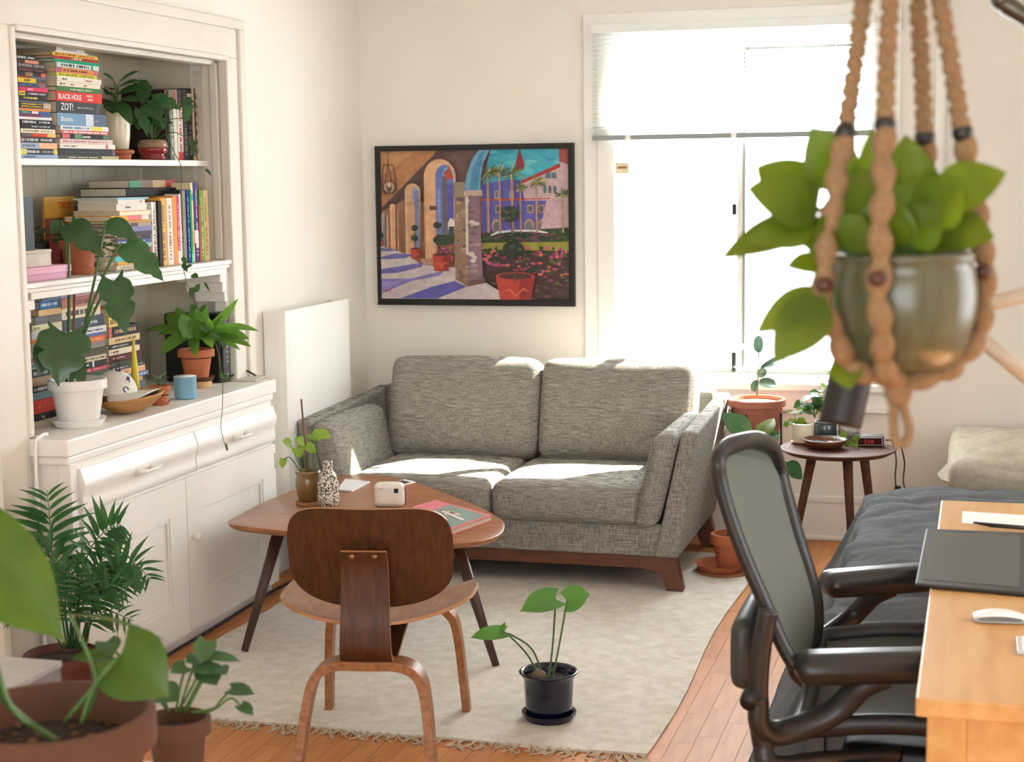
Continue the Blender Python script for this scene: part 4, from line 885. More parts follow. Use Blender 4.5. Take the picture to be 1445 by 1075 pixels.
# arches: near, middle, far
def archp(x0, x1, yt, yb, col, rim, dep):
    w = (x1-x0)/2; c = (x0+x1)/2; ym = yt+w*1.3
    pp([(x0-dep,yb),(x0-dep,ym)]+[(c-dep*.4-(w+dep*.6)*math.cos(PI*i/14), ym-(ym-yt+dep*.5)*math.sin(PI*i/14)) for i in range(15)]+[(x1,yb)], rim)
    pp([(x0,yb),(x0,ym)]+[(c-w*math.cos(PI*i/14), ym-(ym-yt)*math.sin(PI*i/14)) for i in range(15)]+[(x1,yb)], col)
archp(100,112,470,680,(120,150,180),(196,140,104),8); archp(128,136,480,680,(206,160,120),(196,140,104),6)
archp(158,178,418,700,(214,160,120),(226,178,136),12); archp(196,206,450,710,(150,110,90),(200,150,120),6)
archp(285,328,312,720,(150,160,190),(222,172,132),44); rect(255,400,300,720,(210,160,124)); archp(300,330,330,720,(126,130,160),(190,150,120),0)
archp(430,540,180,640,(104,120,190),(224,176,136),70); rect(362,430,432,770,(214,164,126)); pp([(372,430),(395,260),(430,200),(430,440),(410,770),(362,770)], (226,176,136))
ell(508,232,34,36,(90,190,206)); rect(470,250,500,600,(110,100,100)); rect(440,330,460,600,(120,150,200)); rect(500,300,540,560,(90,90,170)); pp([(480,230),(520,190),(540,260),(500,270)], (190,70,50))
rect(392,425,438,452,(110,74,60)); ell(524,545,22,44,(220,216,210)); rect(508,550,540,600,(60,70,60)); rect(430,600,545,660,(48,70,44))
for i in range(24): ell(rr.uniform(430,545), rr.uniform(660,760), rr.uniform(6,14), rr.uniform(4,9), rr.choice(((60,84,46),(190,80,130),(44,60,40))))
# big near pier and blue arch soffit
pp([(600,370),(620,240),(660,140),(700,94),(760,94),(720,180),(706,260),(705,340)], (110,160,190))
pp([(640,330),(655,220),(700,120),(735,94),(705,200),(690,330)], (70,140,176))
rect(540,285,610,372,(150,134,112)); rect(604,336,715,368,(196,170,150))
pp([(545,370),(620,370),(618,905),(540,880)], (152,120,96)); pp([(620,370),(695,370),(712,880),(618,905)], (140,112,124))
for i in range(46): 
    x = rr.uniform(550,690); y = rr.uniform(380,860); ell(x, y, rr.uniform(8,26), rr.uniform(6,16), rr.choice(((170,140,110),(120,94,80),(186,160,136),(110,90,104)) if x < 618 else ((170,140,150),(214,200,190),(120,94,90),(150,120,132))))
pp([(612,372),(628,372),(626,720),(612,720)], (214,206,196))
pp([(535,850),(620,880),(620,912),(532,880)], (140,104,84)); pp([(620,880),(724,862),(724,888),(620,912)], (120,88,76))
rect(330,720,412,782,(200,150,116)) if 0 else pp([(330,745),(412,745),(412,782),(335,780)], (196,150,120))
# floor with blue shadows
pp([(87,670),(240,715),(340,780),(545,800),(545,870),(620,915),(730,890),(810,940),(815,990),(87,990)], (206,192,190))
pp([(87,680),(160,684),(180,700),(87,700)], (110,106,170)); pp([(87,735),(180,712),(290,720),(230,745),(87,748)], (110,104,172)); pp([(87,810),(270,780),(350,768),(340,795),(200,830),(87,840)], (112,104,176))
pp([(87,870),(270,866),(480,815),(440,850),(280,880),(87,960)], (130,120,186)); pp([(200,988),(400,915),(540,880),(612,915),(430,988)], (100,96,176)); pp([(87,890),(240,868),(120,940),(87,955)], (150,140,196)); 
# pots and topiary
def tpot(x, yt, w, h): 
    ell(x, yt, w, w*.22, (176,60,44)); pp([(x-w,yt),(x+w,yt),(x+w*.78,yt+h),(x-w*.78,yt+h)], (190,68,48)); pp([(x+w*.2,yt+6),(x+w,yt+6),(x+w*.78,yt+h),(x+w*.2,yt+h)], (150,46,40)); ell(x, yt-1, w*.84, w*.16, (84,50,44))
    pp([(x-w*.8,yt+h*.62),(x-w*.3,yt+h*.45),(x,yt+h*.7),(x+w*.4,yt+h*.42),(x+w*.8,yt+h*.6),(x+w*.4,yt+h*.5),(x,yt+h*.78),(x-w*.3,yt+h*.52)], (216,110,80))
def top(x, y, rx, ry):
    ell(x, y, rx, ry, (36,52,38))
    for i in range(14): ell(x+rr.uniform(-.8,.8)*rx, y+rr.uniform(-.8,.8)*ry, rx*.22, ry*.22, rr.choice(((60,80,48),(28,40,34),(80,92,54))))
rect(98,640,104,600,(90,60,50)); tpot(98,640,10,22); top(98,600,9,12)
pp([(297,560),(302,560),(302,690),(297,690)], (90,60,50)); top(300,558,20,18); top(298,620,22,20); tpot(304,685,32,62)
pp([(446,560),(450,560),(450,715),(446,715)], (90,60,50)); top(440,542,26,20); top(444,632,32,24); tpot(462,722,56,98)
pp([(884,500),(890,500),(904,880),(896,880)], (90,70,60)); top(880,478,54,48); top(898,690,66,50); tpot(908,850,118,160)
pp([(908,800),(914,800),(906,890),(898,890)], (96,74,62))
# lantern
for x in (144,): pp([(143,94),(147,94),(147,175),(143,175)], (60,36,30))
for a, b in (((115,175),(104,320)),((178,175),(196,320)),((146,175),(120,300)),((146,175),(170,300)),((115,176),(178,176)),((104,318),(130,352)),((196,318),(168,352))):
    d = V(b[0]-a[0], b[1]-a[1], 0).normalized(); n_ = V(-d.y, d.x, 0)*2.4; pp([(a[0]+n_.x,a[1]+n_.y),(b[0]+n_.x,b[1]+n_.y),(b[0]-n_.x,b[1]-n_.y),(a[0]-n_.x,a[1]-n_.y)], (56,34,30))
ell(150,310,40,40,(60,44,40)); ell(150,310,34,35,(190,150,130)); ell(150,310,16,34,(110,90,80)); ell(150,296,10,16,(226,206,180))
for x in (114,124,134,142): rect(x,930,x+5,946,(190,70,70))
G().box(cx0, cx1, y1-.018, y1-.006, cz0, cz1).build('canvas', palepaper_m, pt, w=True)
me_o = g.build('paint_layer', cm, pt, w=True)
me_o['kind'] = 'stuff'
for poly in me_o.data.polygons:
    if poly.normal.y > 0: poly.flip()
# ================================================================== round side table
SX, SY, SZ, SR = -.560, 6.905, .55, .240
st = thing('side_table', 'round dark walnut side table on three splayed legs below the window', 'table', (SX, SY, 0))
sdw = mat('side_walnut', (98,62,44), .6, c2=(76,46,33), scale=4, stretch=(1.5,14,14), spec=.2)
G().lathe([(0,SZ-.022),(SR-.03,SZ-.022),(SR-.004,SZ-.008),(SR,SZ-.003),(SR-.003,SZ),(0,SZ)], n=56).build('top', sdw, st, auto=35)
for a, b in (((-.10,-.02),(-.20,-.03)), ((.05,-.12),(.085,-.185)), ((.10,.08),(.165,.14))):
    G().tube([(*a, SZ-.022), (*b, 0)], [.021, .012], 14).build('leg', sdw, st, smooth=True)
# --- rubber plant on a black metal stand behind the sofa arm
rp_ = on(1068, 560, y=7.36); RR = .128; zr = rp_.z
stn = thing('plant_stand', 'black metal rod stand holding the rubber plant pot behind the sofa', 'plant stand', (rp_.x, 7.36, 0))
zb = zr-.215
for k in range(4):
    a = PI/4+k*PI/2+.5; G().tube([(.118*math.cos(a), .118*math.sin(a), 0), (.118*math.cos(a), .118*math.sin(a), zb+.15)], .005, 8).build('leg', black_m, stn, smooth=True)
G().tube([(.118*math.cos(2*PI*i/32), .118*math.sin(2*PI*i/32), zb-.012) for i in range(33)], .005, 8, cap=False).build('ring', black_m, stn, smooth=True)
for k in range(2):
    a = PI/4+k*PI/2+.5; G().tube([(.118*math.cos(a), .118*math.sin(a), zb-.012), (-.118*math.cos(a), -.118*math.sin(a), zb-.012)], .004, 8).build('cross_bar', black_m, stn, smooth=True)
rb = thing('potted_rubber_plant', 'young rubber plant in wide terracotta pot on the stand before the window', 'plant', (rp_.x, 7.36, zb-.006))
pot(rb, RR, .215, mat('rose_terracotta', (176,112,92), .75, c2=(160,98,80), scale=8), rim=.012, rimh=.035, taper=.74)
G().lathe([(0,.2),(.1,.197)], n=24).build('pebbles', mat('pebbles', (226,196,140), .9, c2=(140,110,80), scale=70, bump=1), rb)
d0 = pix((rp_.x, 7.36, zr))[2]
def P2(px, py, dd=0): return at(px, py, d0+dd)
G().tube(bez([P2(1068,560), P2(1070,530), P2(1070,505), P2(1071,492)]), [.005]*10+[.003]*27, 8).build('trunk', mat('trunk_brown', (150,104,70), .7, c2=(100,90,60), scale=20), rb, w=True, smooth=True)
rub = leafmat('rubber_leaf', (52,70,58), (66,84,70), .12, .2)
for b, tp, w, up in (((1069,505),(1038,484),.05,V(.3,-.4,1)), ((1070,498),(1072,473),.05,V(-.3,-1,.1)), ((1070,506),(1088,502),.06,V(0,-.3,1)), ((1068,506),(1052,502),.06,V(0,-.3,1)), ((1072,522),(1110,503),.05,V(0,-.6,1)), ((1068,524),(1034,518),.045,V(0,-.2,1)), ((1068,534),(1040,526),.035,V(0,-.3,1)), ((1070,540),(1096,543),.06,V(0,-.8,.8)), ((1070,532),(1080,520),.04,V(.4,-1,.3)), ((1067,536),(1064,553),.04,V(-.3,-1,.2))):
    plant_leaf(rb, P2(*b), P2(*tp, random.uniform(-.04,.04)), w, rub, up=up, shape='oval', sag=.05, fold=.2, curl=0)
# --- things on the side table
def tpos(px, py, k=.175):
    p = on(px, py, z=SZ+.0005); d = V(p.x-SX, p.y-SY, 0)
    if d.length > k: d = d.normalized()*k
    return V(SX+d.x, SY+d.y, SZ+.0005)
p = tpos(1122, 624); d = thing('potted_peperomia', 'small plant in cylindrical cream pot with wooden saucer on side table', 'plant', p)
saucer(d, .05, .009, mat('wood_saucer', (170,112,70), .6))
G().lathe([(.03,.0062),(.041,.007),(.043,.02),(.044,.085),(.040,.086),(.039,.07)], n=28).build('pot', cream_m, d, auto=40)
G().tube([(.0435*math.cos(2*PI*i/28), .0435*math.sin(2*PI*i/28), .026) for i in range(29)], .0008, 5, cap=False).build('groove', plain((180,172,146)), d)
G().lathe([(0,.078),(.039,.076)], n=20).build('soil', soil_m, d)
r = random.Random(21); d0 = pix(p)[2]
def bushy(t, px, py, n, rx, ry, w, m, d0, r, shape='ovate', root=None, dz=.04, upb=V(0,-.5,1), L=14):
    root = root or at(px, py+ry, d0)
    for i in range(n):
        a = r.uniform(0, 2*PI); q = math.sqrt(r.random()); x, y = px+rx*q*math.cos(a), py+ry*q*math.sin(a); dd = r.uniform(-dz, dz)
        b = at(x, y, d0+dd); o = at(x+r.uniform(-1,1)*L, y+r.uniform(-.3,1)*L*.7, d0+dd-r.uniform(0,.03))
        plant_leaf(t, b, o, w*r.uniform(.7,1.2), m, up=upb+V(r.uniform(-.5,.5), r.uniform(-.4,.2), 0), stem=[root, (root+b)/2+V(0,0,.01)], shape=shape, sr=.0013, n=8)
bushy(d, 1120, 590, 13, 14, 13, .035, leafb_m, d0, r, root=at(1122, 603, d0))
p = tpos(1149, 614); d = thing('potted_pothos', 'leafy plant in dark teal glazed pot on side table behind wooden bowl', 'plant', p)
G().lathe([(.03,0),(.04,.002),(.05,.03),(.048,.07),(.044,.08),(.048,.086),(.043,.086),(.040,.07)], n=28).build('pot', mat('teal_glaze', (44,66,68), .2, coat=.4), d, smooth=True)
G().lathe([(0,.074),(.041,.072)], n=20).build('soil', soil_m, d)
d0 = pix(p)[2]; bushy(d, 1150, 570, 14, 22, 16, .05, leaf_m, d0, r, 'heart', at(1150, 590, d0), L=18)
bushy(d, 1158, 548, 5, 14, 8, .04, leafl_m, d0, r, 'heart', at(1152, 585, d0), .03, L=10)
p = tpos(1164, 632); bw_ = thing('wooden_bowl', 'shallow dark wooden bowl with small trinkets on the side table', 'bowl', p)
G().lathe([(.04,0),(.062,.004),(.082,.02),(.092,.038),(.088,.040),(.078,.024),(.055,.010),(0,.008)], n=44).build('bowl', mat('bowl_wood', (104,58,34), .3, c2=(80,42,24), scale=6, stretch=(2,2,10)), bw_, smooth=True)
r = random.Random(2)
tr = thing('trinket_pile', 'dark trinkets heaped in the left of the wooden bowl', 'trinkets', p+V(-.02,0,.012))
for i in range(9):
    G().ball((r.uniform(-.035,.02), r.uniform(-.02,.03), .006+r.uniform(0,.01)), .009, 8, (1.4,1,.6)).build('trinket', black_m, tr, smooth=True)
tag(G().lathe([(0,0),(.016,0),(.018,.012),(.009,.018),(0,.018)], p+V(.022,-.005,.012), 16).build('orange_cap', plain((222,120,70)), smooth=True), 'little orange cap in the wooden bowl', 'cap')
tag(G().box(p.x+.0, p.x+.05, p.y-.03, p.y-.012, p.z+.013, p.z+.016).build('white_card', palepaper_m), 'small white card in the wooden bowl', 'card')
p = tpos(1217, 612); d = thing('smart_speaker', 'small round speaker, white above and grey cloth below, on side table', 'speaker', p)
G().lathe([(0,.048),(.046,.048),(.044,.10),(.040,.116),(.032,.122),(0,.118)], n=36).build('upper_shell', whitep_m, d, smooth=True)
G().lathe([(.03,0),(.044,.003),(.0465,.02),(.0465,.0475),(0,.0475)], n=36).build('cloth_base', weave('speaker_cloth', (120,118,110), (160,158,150), 700), d, auto=40)
p = tpos(1226, 630); d = thing('alarm_clock', 'black digital alarm clock with red display on the side table', 'clock', p, .12)
G().box(-.062, .062, -.01, .06, .002, .045).build('body', black_m, d, bevel=.004)
G().box(-.05, .056, -.0125, -.0095, .006, .041).build('bezel', steel_m, d, bevel=.001)
G().box(-.046, .052, -.014, -.0122, .009, .038).build('display', plain((54,16,20), .15), d)
text_mesh('digits', '2:08', .024, mat('led_red', (160,20,34), .5, emit=.4), d, Matrix(((1,0,0,-.022),(0,0,1,-.0146),(0,1,0,.014),(0,0,0,1))), .0002)
d = tag(G().tube([tpos(1206,622)+V(0,.02,.0), tpos(1206,622)+V(0,.03,.10)], .004, 10).build('brass_pen', mat('brass', (206,160,70), .25, 1), smooth=True), 'slim brass pen upright behind the bowl on the side table', 'pen')
t = thing('plant_cutting', 'pothos cutting trailing over the table edge beside the wooden bowl', 'cutting', tpos(1196,628))
d0 = pix(tpos(1200,632))[2]
G().tube(bez([at(1188,612,d0), at(1196,622,d0), at(1205,630,d0), at(1216,634,d0-.05), at(1212,640,d0-.06)]), .0018, 6).build('stem', stem_m, t, w=True, smooth=True)
for b, tp in (((1200,624),(1191,631)), ((1205,622),(1214,615)), ((1203,622),(1210,632)), ((1186,612),(1195,617))): plant_leaf(t, at(*b,d0-.01), at(*tp,d0-.02), .035, leafb_m)
tag(G().tube(bez([(-.37,7.02,.57),(-.345,7.05,.56),(-.335,7.2,.46),(-.345,7.35,.36),(-.35,7.5,.30),(-.34,7.57,.22)]), .0035, 6).build('clock_cord', black_m, smooth=True), 'thin black cord hanging behind side table towards the outlet', 'cord')
tag(G().tube(bez([(-.35,7.02,.57),(-.318,7.04,.56),(-.30,7.2,.45),(-.31,7.35,.34),(-.305,7.52,.25),(-.30,7.57,.16)]), .0035, 6).build('speaker_cord', black_m, smooth=True), 'second black cord hanging right of the side table', 'cord')
tag(G().box(-.358, -.330, 7.58, 7.599, .22, .27).build('cord_plug', black_m, bevel=.004), 'black plug at the wall just above the bed cover', 'plug')
# --- bird of paradise pots between sofa and chair
p = on(1022, 806, z=RZ); bp_ = thing('potted_strelitzia', 'broad-leaved plant in terracotta pot and saucer at right sofa foot', 'plant', (p.x, p.y, RZ))
G().lathe([(.02,0),(.115,0),(.118,.004),(.118,.008),(0,.008)], n=36).build('cork_mat', MATS['cork'], bp_, auto=40)
saucer(bp_, .112, .03, terra_m, (-.012,0,.0085)); pot(bp_, .082, .15, terra_m, .010, .045, .66, c=(.022,.01,.0155))
d0 = pix((p.x, p.y, .16))[2]
def P3(px, py, dd=0): return at(px, py, d0+dd)
for b, tp, w, up, m_, s_ in (((1058,615),(1018,583),.10,V(.4,-1,.5),leafd_m,[(1028,756),(1027,690),(1045,640)]), ((1075,615),(1092,590),.09,V(-.5,-1,.3),leafb_m,[(1032,756),(1034,690),(1060,640)]), ((1080,617),(1102,612),.06,V(0,-1,.5),leaf_m,[(1032,756),(1040,690),(1065,640)]), ((1110,652),(1132,676),.07,V(.3,-1,.4),leafd_m,[(1030,756),(1060,690),(1095,655)]), ((1028,708),(1016,690),.04,V(0,-1,.3),leaf_m,[(1028,756),(1029,730)]), ((1037,735),(1048,700),.02,V(0,-1,.3),leaf_m,[(1030,756),(1033,745)])):
    plant_leaf(bp_, P3(*b,-.02), P3(*tp,.03), w, m_, up=up, stem=[P3(*q) for q in s_], shape='ovate', sr=.005, sag=.12)
p = on(1035, 755, z=.18); d = thing('terracotta_pot', 'second terracotta pot standing behind the broad-leaved plant at the sofa', 'pot', (p.x+.045, p.y+.21, RZ))
pot(d, .08, .20, terra_m, .01, .04, .7)

# ================================================================== bed
bd_ = thing('bed', 'low bed with charcoal grey duvet behind the desk', 'bed', (.5, 5.8, 0))
gry = mat('duvet', (84,88,91), .95, c2=(72,76,79), scale=30, bump=.3, bscale=160)
G().cushion(1.6, 2.98, .22, .05, (.68, 6.0, .24), (0,0,.01)).build('mattress', gry, bd_, w=True, smooth=True)
G().box(-.08, 1.42, 4.56, 7.45, .0, .13).build('bed_base', plain((60,56,54), .8), bd_, w=True, bevel=.01)
def duv(u, v):
    # u across from floor at left over the top, v along the bed
    y = 4.47+max(0, v-.10)/.9*2.15; drop = min(1, v/.10)
    if u < .32:
        t = u/.32; x = -.66+.27*t**.8 if 0 else -.60+.21*t**.7; z = .012+.40*t**.9; x -= .05*(1-t)*max(0, (v-.75)/.25)
    else:
        t = (u-.32)/.68; x = -.39+t*1.8; z = .412+.03*math.sin(min(1, t*6)*PI/2)
    k = 1 if u > .3 else .5
    z += k*(.020*abs(math.sin(y*5.5+2.2*math.sin(x*3+1)+2.5*x))**.7+.012*abs(math.sin(y*11-4*x+2*math.sin(y*4)))**.7+.010*noise.noise(V(x*8,y*12,1))+.006*noise.noise(V(x*20,y*30,4)))
    if u < .32: x += .018*math.sin(y*14+z*6)*(u/.32)
    e = max(0, (v-.93)/.07); z -= .12*e*e*(u > .32)*1.0 if 0 else .05*e*e; 
    z = .02+(z-.02)*math.sin(drop*PI/2)**.8; y -= .035*(1-drop)*0+.0
    if drop < 1: y = 4.445+.025*drop+.008*math.sin(x*26)*(1-drop)
    return V(x, y, max(.011, z))
g = G().surf(duv, 90, 120); o = g.build('duvet', gry, bd_, w=True, smooth=True)
md = o.modifiers.new('thickness', 'SOLIDIFY'); md.thickness = .012; md.offset = 1
pl = thing('pillow', 'rumpled beige linen pillow at the head of the bed by wall', 'pillow', (.13, 7.22, .375))
lin_m = mat('linen', (190,184,168), .95, c2=(176,168,150), scale=40, bump=.4, bscale=200)
mt = Matrix.Rotation(math.radians(15), 4, 'X')
g = G().cushion(.68, .44, .15, .045, (.10, 0, .085), (.01,.01,.05), n=26, mat=mt)
for p_ in g.v: p_ += V(0,-.012,.02)*noise.noise(p_*7)+V(0,-.006,.008)*noise.noise(p_*19)
g.build('cushion', lin_m, pl, smooth=True)
G().add([V(-.23,-.18,.02), V(-.275,-.16,.03), V(-.29,-.12,.045), V(-.23,-.02,.10)], [(0,1,2,3)]).build('pillowcase_flap', lin_m, pl)

# ================================================================== desk
dk = thing('desk', 'light pine desk in the right foreground', 'desk', (.45, 3.93, 0))
pine = mat('pine', (212,170,110), .42, c2=(196,148,86), scale=3, stretch=(10,1.2,10), detail=6)
DZ = .74; dx0, dx1, dy0, dy1 = -.098, 1.0, 2.995, 4.88
G().box(dx0, dx1, dy0, dy1, DZ-.036, DZ).build('top', pine, dk, w=True, bevel=.004)
G().box(dx0+.07, dx1-.07, dy0+.035, dy0+.055, DZ-.13, DZ-.036).build('apron', pine, dk, w=True)
G().box(dx0+.07, dx1-.07, dy1-.055, dy1-.035, DZ-.13, DZ-.036).build('apron', pine, dk, w=True)
G().box(dx0+.045, dx0+.065, dy0+.1, dy1-.1, DZ-.13, DZ-.036).build('apron', pine, dk, w=True)
for xx in (dx0+.02, dx1-.09):
    for yy in (dy0+.02, dy1-.60): G().box(xx, xx+.07, yy, yy+.07, 0, DZ-.036).build('leg', pine, dk, w=True, bevel=.004)
# drawing tablet
tl = thing('drawing_tablet', 'black pen tablet propped over the left edge of the desk', 'tablet', on(1375, 790, z=DZ))
a = [on(1291,823,z=DZ+.012), on(1450,836,z=DZ+.012), on(1450,751,z=DZ+.045), on(1307,745,z=DZ+.045)]
tabm = mat('tablet_black', (50,50,48), .5); nn = V(0,-.3,1).normalized()
G().hexa([q-nn*.010 for q in a], a).build('body', tabm, tl, w=True, bevel=.004, seg=3)
c = sum(a, V(0,0,0))/4; b = [c+(q-c)*.86 for q in a]
G().hexa([q-nn*.001 for q in b], [q+nn*.0006 for q in b]).build('active_area', mat('tablet_surface', (62,62,60), .28), tl, w=True)
e = (a[3]+a[2])/2
G().box(e.x-.10, e.x+.10, e.y-.03, e.y-.012, DZ, DZ+.031).build('prop_foot', black_m, tl, w=True, bevel=.002)
tag(G().tube(bez([on(1382,829,z=DZ+.006), on(1400,834,z=DZ+.006), on(1430,838,z=DZ+.005), on(1470,842,z=DZ+.005)]), .004, 8).build('tablet_cable', black_m, smooth=True), 'black cable lying on the desk below the pen tablet', 'cable')
tag(G().box(*[f(on(1390,832,z=DZ+.001)) for f in (lambda q: q.x-.012, lambda q: q.x+.012, lambda q: q.y-.006, lambda q: q.y+.006, lambda q: DZ+.0005, lambda q: DZ+.012)]).build('cable_plug', black_m, bevel=.002), 'small black plug at the near edge of the tablet', 'plug')
quad_slab('paper_sheet', [(1357,737),(1450,744),(1450,727),(1358,721)], DZ+.0005, .003, palepaper_m, 'white paper pad lying at the far end of the desk', 'paper', bev=0)
tag(G().tube([on(1374,737,z=DZ+.01), on(1400,741,z=DZ+.01), on(1450,745,z=DZ+.01)], [.003,.006,.006], 10).build('stylus_pen', black_m, smooth=True), 'black stylus pen lying in front of the white paper', 'pen')
ms = on(1412, 876, z=DZ); mo = thing('computer_mouse', 'white low computer mouse on the pine desk', 'mouse', (ms.x, ms.y, DZ+.001), math.radians(6))
g = G().surf(lambda u, v: V(-.057+u*.114, (v-.5)*.058*(.55+.45*math.sqrt(max(0,1-(2*u-1)**4))), .004+.019*math.sin(PI*(u*.86+.10))**.8*(1-.35*abs(2*v-1)**3)), 28, 16)
g.surf(lambda u, v: V(-.057+u*.114, (v-.5)*.058*(.55+.45*math.sqrt(max(0,1-(2*u-1)**4))), .002), 28, 16); g.build('shell', whitep_m, mo, smooth=True)
G().box(-.045, .045, -.02, .02, 0, .003).build('base', plain((170,170,170)), mo, bevel=.001)
kb = thing('keyboard', 'silver keyboard whose corner shows at the right edge on desk', 'keyboard', on(1470, 918, z=DZ+.001))
a0 = on(1432, 924, z=DZ); a1 = on(1437, 907, z=DZ)
G().box(a0.x+.004, a0.x+.30, a0.y, a0.y+.11, DZ+.001, DZ+.009).build('plate', plain((206,206,206), .35), kb, w=True, bevel=.002)
for i in range(5):
    for j in range(2): G().box(a0.x+.014+j*.019, a0.x+.030+j*.019, a0.y+.008+i*.019, a0.y+.024+i*.019, DZ+.009, DZ+.012).build('key', whitep_m, kb, w=True, bevel=.001)

# ================================================================== office chair
oc = thing('office_chair', 'black mesh office chair with armrests pulled up to the desk', 'office chair', (-.22, 3.68, 0))
ny, fy_ = 3.42, 3.93
near = [on(*q, y=ny) for q in ((1122,940),(1102,905),(1078,848),(1052,788),(1030,728),(1017,680),(1014,650))]
far = [on(*q, y=fy_) for q in ((1141,940),(1152,890),(1152,850),(1141,805),(1125,755),(1110,700),(1100,660))]
nb = bez(near, 6); fb_ = bez(far, 6); K = len(nb)
topn = [on(1022,634,y=3.47), on(1040,625,y=3.55), on(1068,621,y=3.72), on(1090,632,y=3.86)]
mesh_m = mat('chair_mesh', (104,112,104), .55, c2=(92,100,92), scale=300)
nt = mesh_m.node_tree; wv = nt.nodes.new('ShaderNodeTexWave'); wv.inputs['Scale'].default_value = 22; wv.bands_direction = 'Y'; tc = nt.nodes.new('ShaderNodeTexCoord'); nt.links.new(tc.outputs['Object'], wv.inputs['Vector'])
mx = nt.nodes.new('ShaderNodeMix'); mx.data_type = 'RGBA'; mx.inputs[6].default_value = lin((112,120,112)); mx.inputs[7].default_value = lin((92,99,92)); nt.links.new(wv.outputs[0], mx.inputs[0]); nt.links.new(mx.outputs[2], nt.nodes['Principled BSDF'].inputs['Base Color'])
def bk(u, v):
    i = u*(K-1); k = min(int(i), K-2); t = i-k; a = nb[k].lerp(nb[k+1], t); b = fb_[k].lerp(fb_[k+1], t)
    p = a.lerp(b, v); p += V(-.02,0,0)*math.sin(PI*v)
    if u > .98: p += V(0,0,.02)*math.sin(PI*v)
    return p
g = G().surf(bk, 40, 16)
ct = bez([nb[-1]]+topn+[fb_[-1]], 6); cb_ = [bk(1, i/(len(ct)-1)) for i in range(len(ct))]
g.add(ct+cb_, [(i, i+1, len(ct)+i+1, len(ct)+i) for i in range(len(ct)-1)])
g.build('back_mesh', mesh_m, oc, w=True, smooth=True)
loop = bez(near+topn+far[::-1], 8)
G().tube(loop, .021, 12, flat=.75).build('back_frame', blackm_m, oc, w=True, smooth=True)
# lumbar support and back bracket
G().cushion(.05, .34, .15, .022, (-.475, 3.60, .665), (.01,.01,.01)).build('lumbar_support', mat('lumbar', (58,60,58), .5), oc, w=True, smooth=True)
for yy in (3.36, 3.97):
    G().tube(bez([(-.41,yy,.79),(-.425,yy,.70),(-.43,yy,.60),(-.42,yy,.50),(-.40,yy+.0,.46),(-.30,yy+(.10 if yy<3.6 else -.10),.44),(-.15,yy+(.2 if yy<3.6 else -.2),.43)]), .017, 10, flat=1.3).build('back_bracket', blackm_m, oc, w=True, smooth=True)
    G().tube([(-.445,yy-.03,.60),(-.445,yy+.03,.60)], .02, 14).build('height_knob', black_m, oc, w=True, smooth=True)
# armrests: pads and curved supports
def pad(px, zc, W): 
    a, b = on(*px[0], z=zc), on(*px[1], z=zc); ang = math.atan2((b-a).y, (b-a).x); L = (b-a).length+.22
    m4 = Matrix.Rotation(ang, 4, 'Z'); c = a+(b-a).normalized()*L/2
    return G().cushion(L, W, .066, .032, (c.x, c.y, zc-.012), (0,.004,.002), mat=m4).build('arm_pad', mat('arm_pad', (34,34,33), .35), oc, w=True, smooth=True)
pad(((1121,934),(1312,930)), .674, .098); pad(((1160,818),(1295,808)), .674, .098)
def sup(yb, px, zc, r):
    a, b = on(*px[0], z=zc), on(*px[1], z=zc); d = (b-a).normalized(); e = a+d*.17
    G().tube(bez([V(-.43,yb,.60), V(-.425,yb,.54), V(-.385,(yb+e.y)/2,.515), V(e.x-.085,e.y,.555), V(e.x-.03,e.y,.615), V(e.x+.02,e.y,zc-.03)]), r, 12, flat=.75).build('arm_support', blackm_m, oc, w=True, smooth=True)
sup(3.36, ((1121,934),(1312,930)), .674, .030); sup(3.97, ((1160,818),(1295,808)), .674, .026)
# seat
def seat(u, v):
    x = -.36+u*.50; y = 3.44+v*.55; z = .475+.03*math.sin(PI*u)*(1 if v < .5 else 1)+.035*(2*v-1)**2+.05*v*v
    return V(x, y, z-.05*max(0,u-.75)*2)
g = G().surf(seat, 24, 20); o = g.build('seat_mesh', mat('seat_mesh', (70,72,66), .6, c2=(60,62,57), scale=200), oc, w=True, smooth=True)
rim = [seat(i/20, 0) for i in range(21)]+[seat(1, i/20) for i in range(1, 21)]+[seat(1-i/20, 1) for i in range(1, 21)]+[seat(0, 1-i/20) for i in range(1, 21)]
G().tube(rim, .019, 10, flat=1.2).build('seat_frame', black_m, oc, w=True, smooth=True)
G().cushion(.36, .30, .09, .03, (-.10, 3.70, .40)).build('tilt_mechanism', black_m, oc, w=True, smooth=True)
G().tube([(-.30,3.46,.405),(.12,3.46,.405)], .03, 12).tube([(-.30,3.94,.405),(.12,3.94,.405)], .03, 12).build('side_rail', black_m, oc, w=True, smooth=True)
G().lathe([(.03,.10),(.03,.36),(.022,.37)], (-.10,3.70,0), 18).build('gas_lift', steel_m, oc, w=True, smooth=True)
for k in range(5):
    a = .4+k*2*PI/5; e = V(-.10+.30*math.cos(a), 3.70+.30*math.sin(a), .075)
    L_ = G().tube([(-.10,3.70,.12), e], [.03,.018], 10).build('base_leg', black_m, oc, w=True, smooth=True)
    G().tube([e+V(-.012,-.0,-.046), e+V(.012,0,-.046)], .029, 16).build('caster', black_m, L_, w=True, smooth=True)

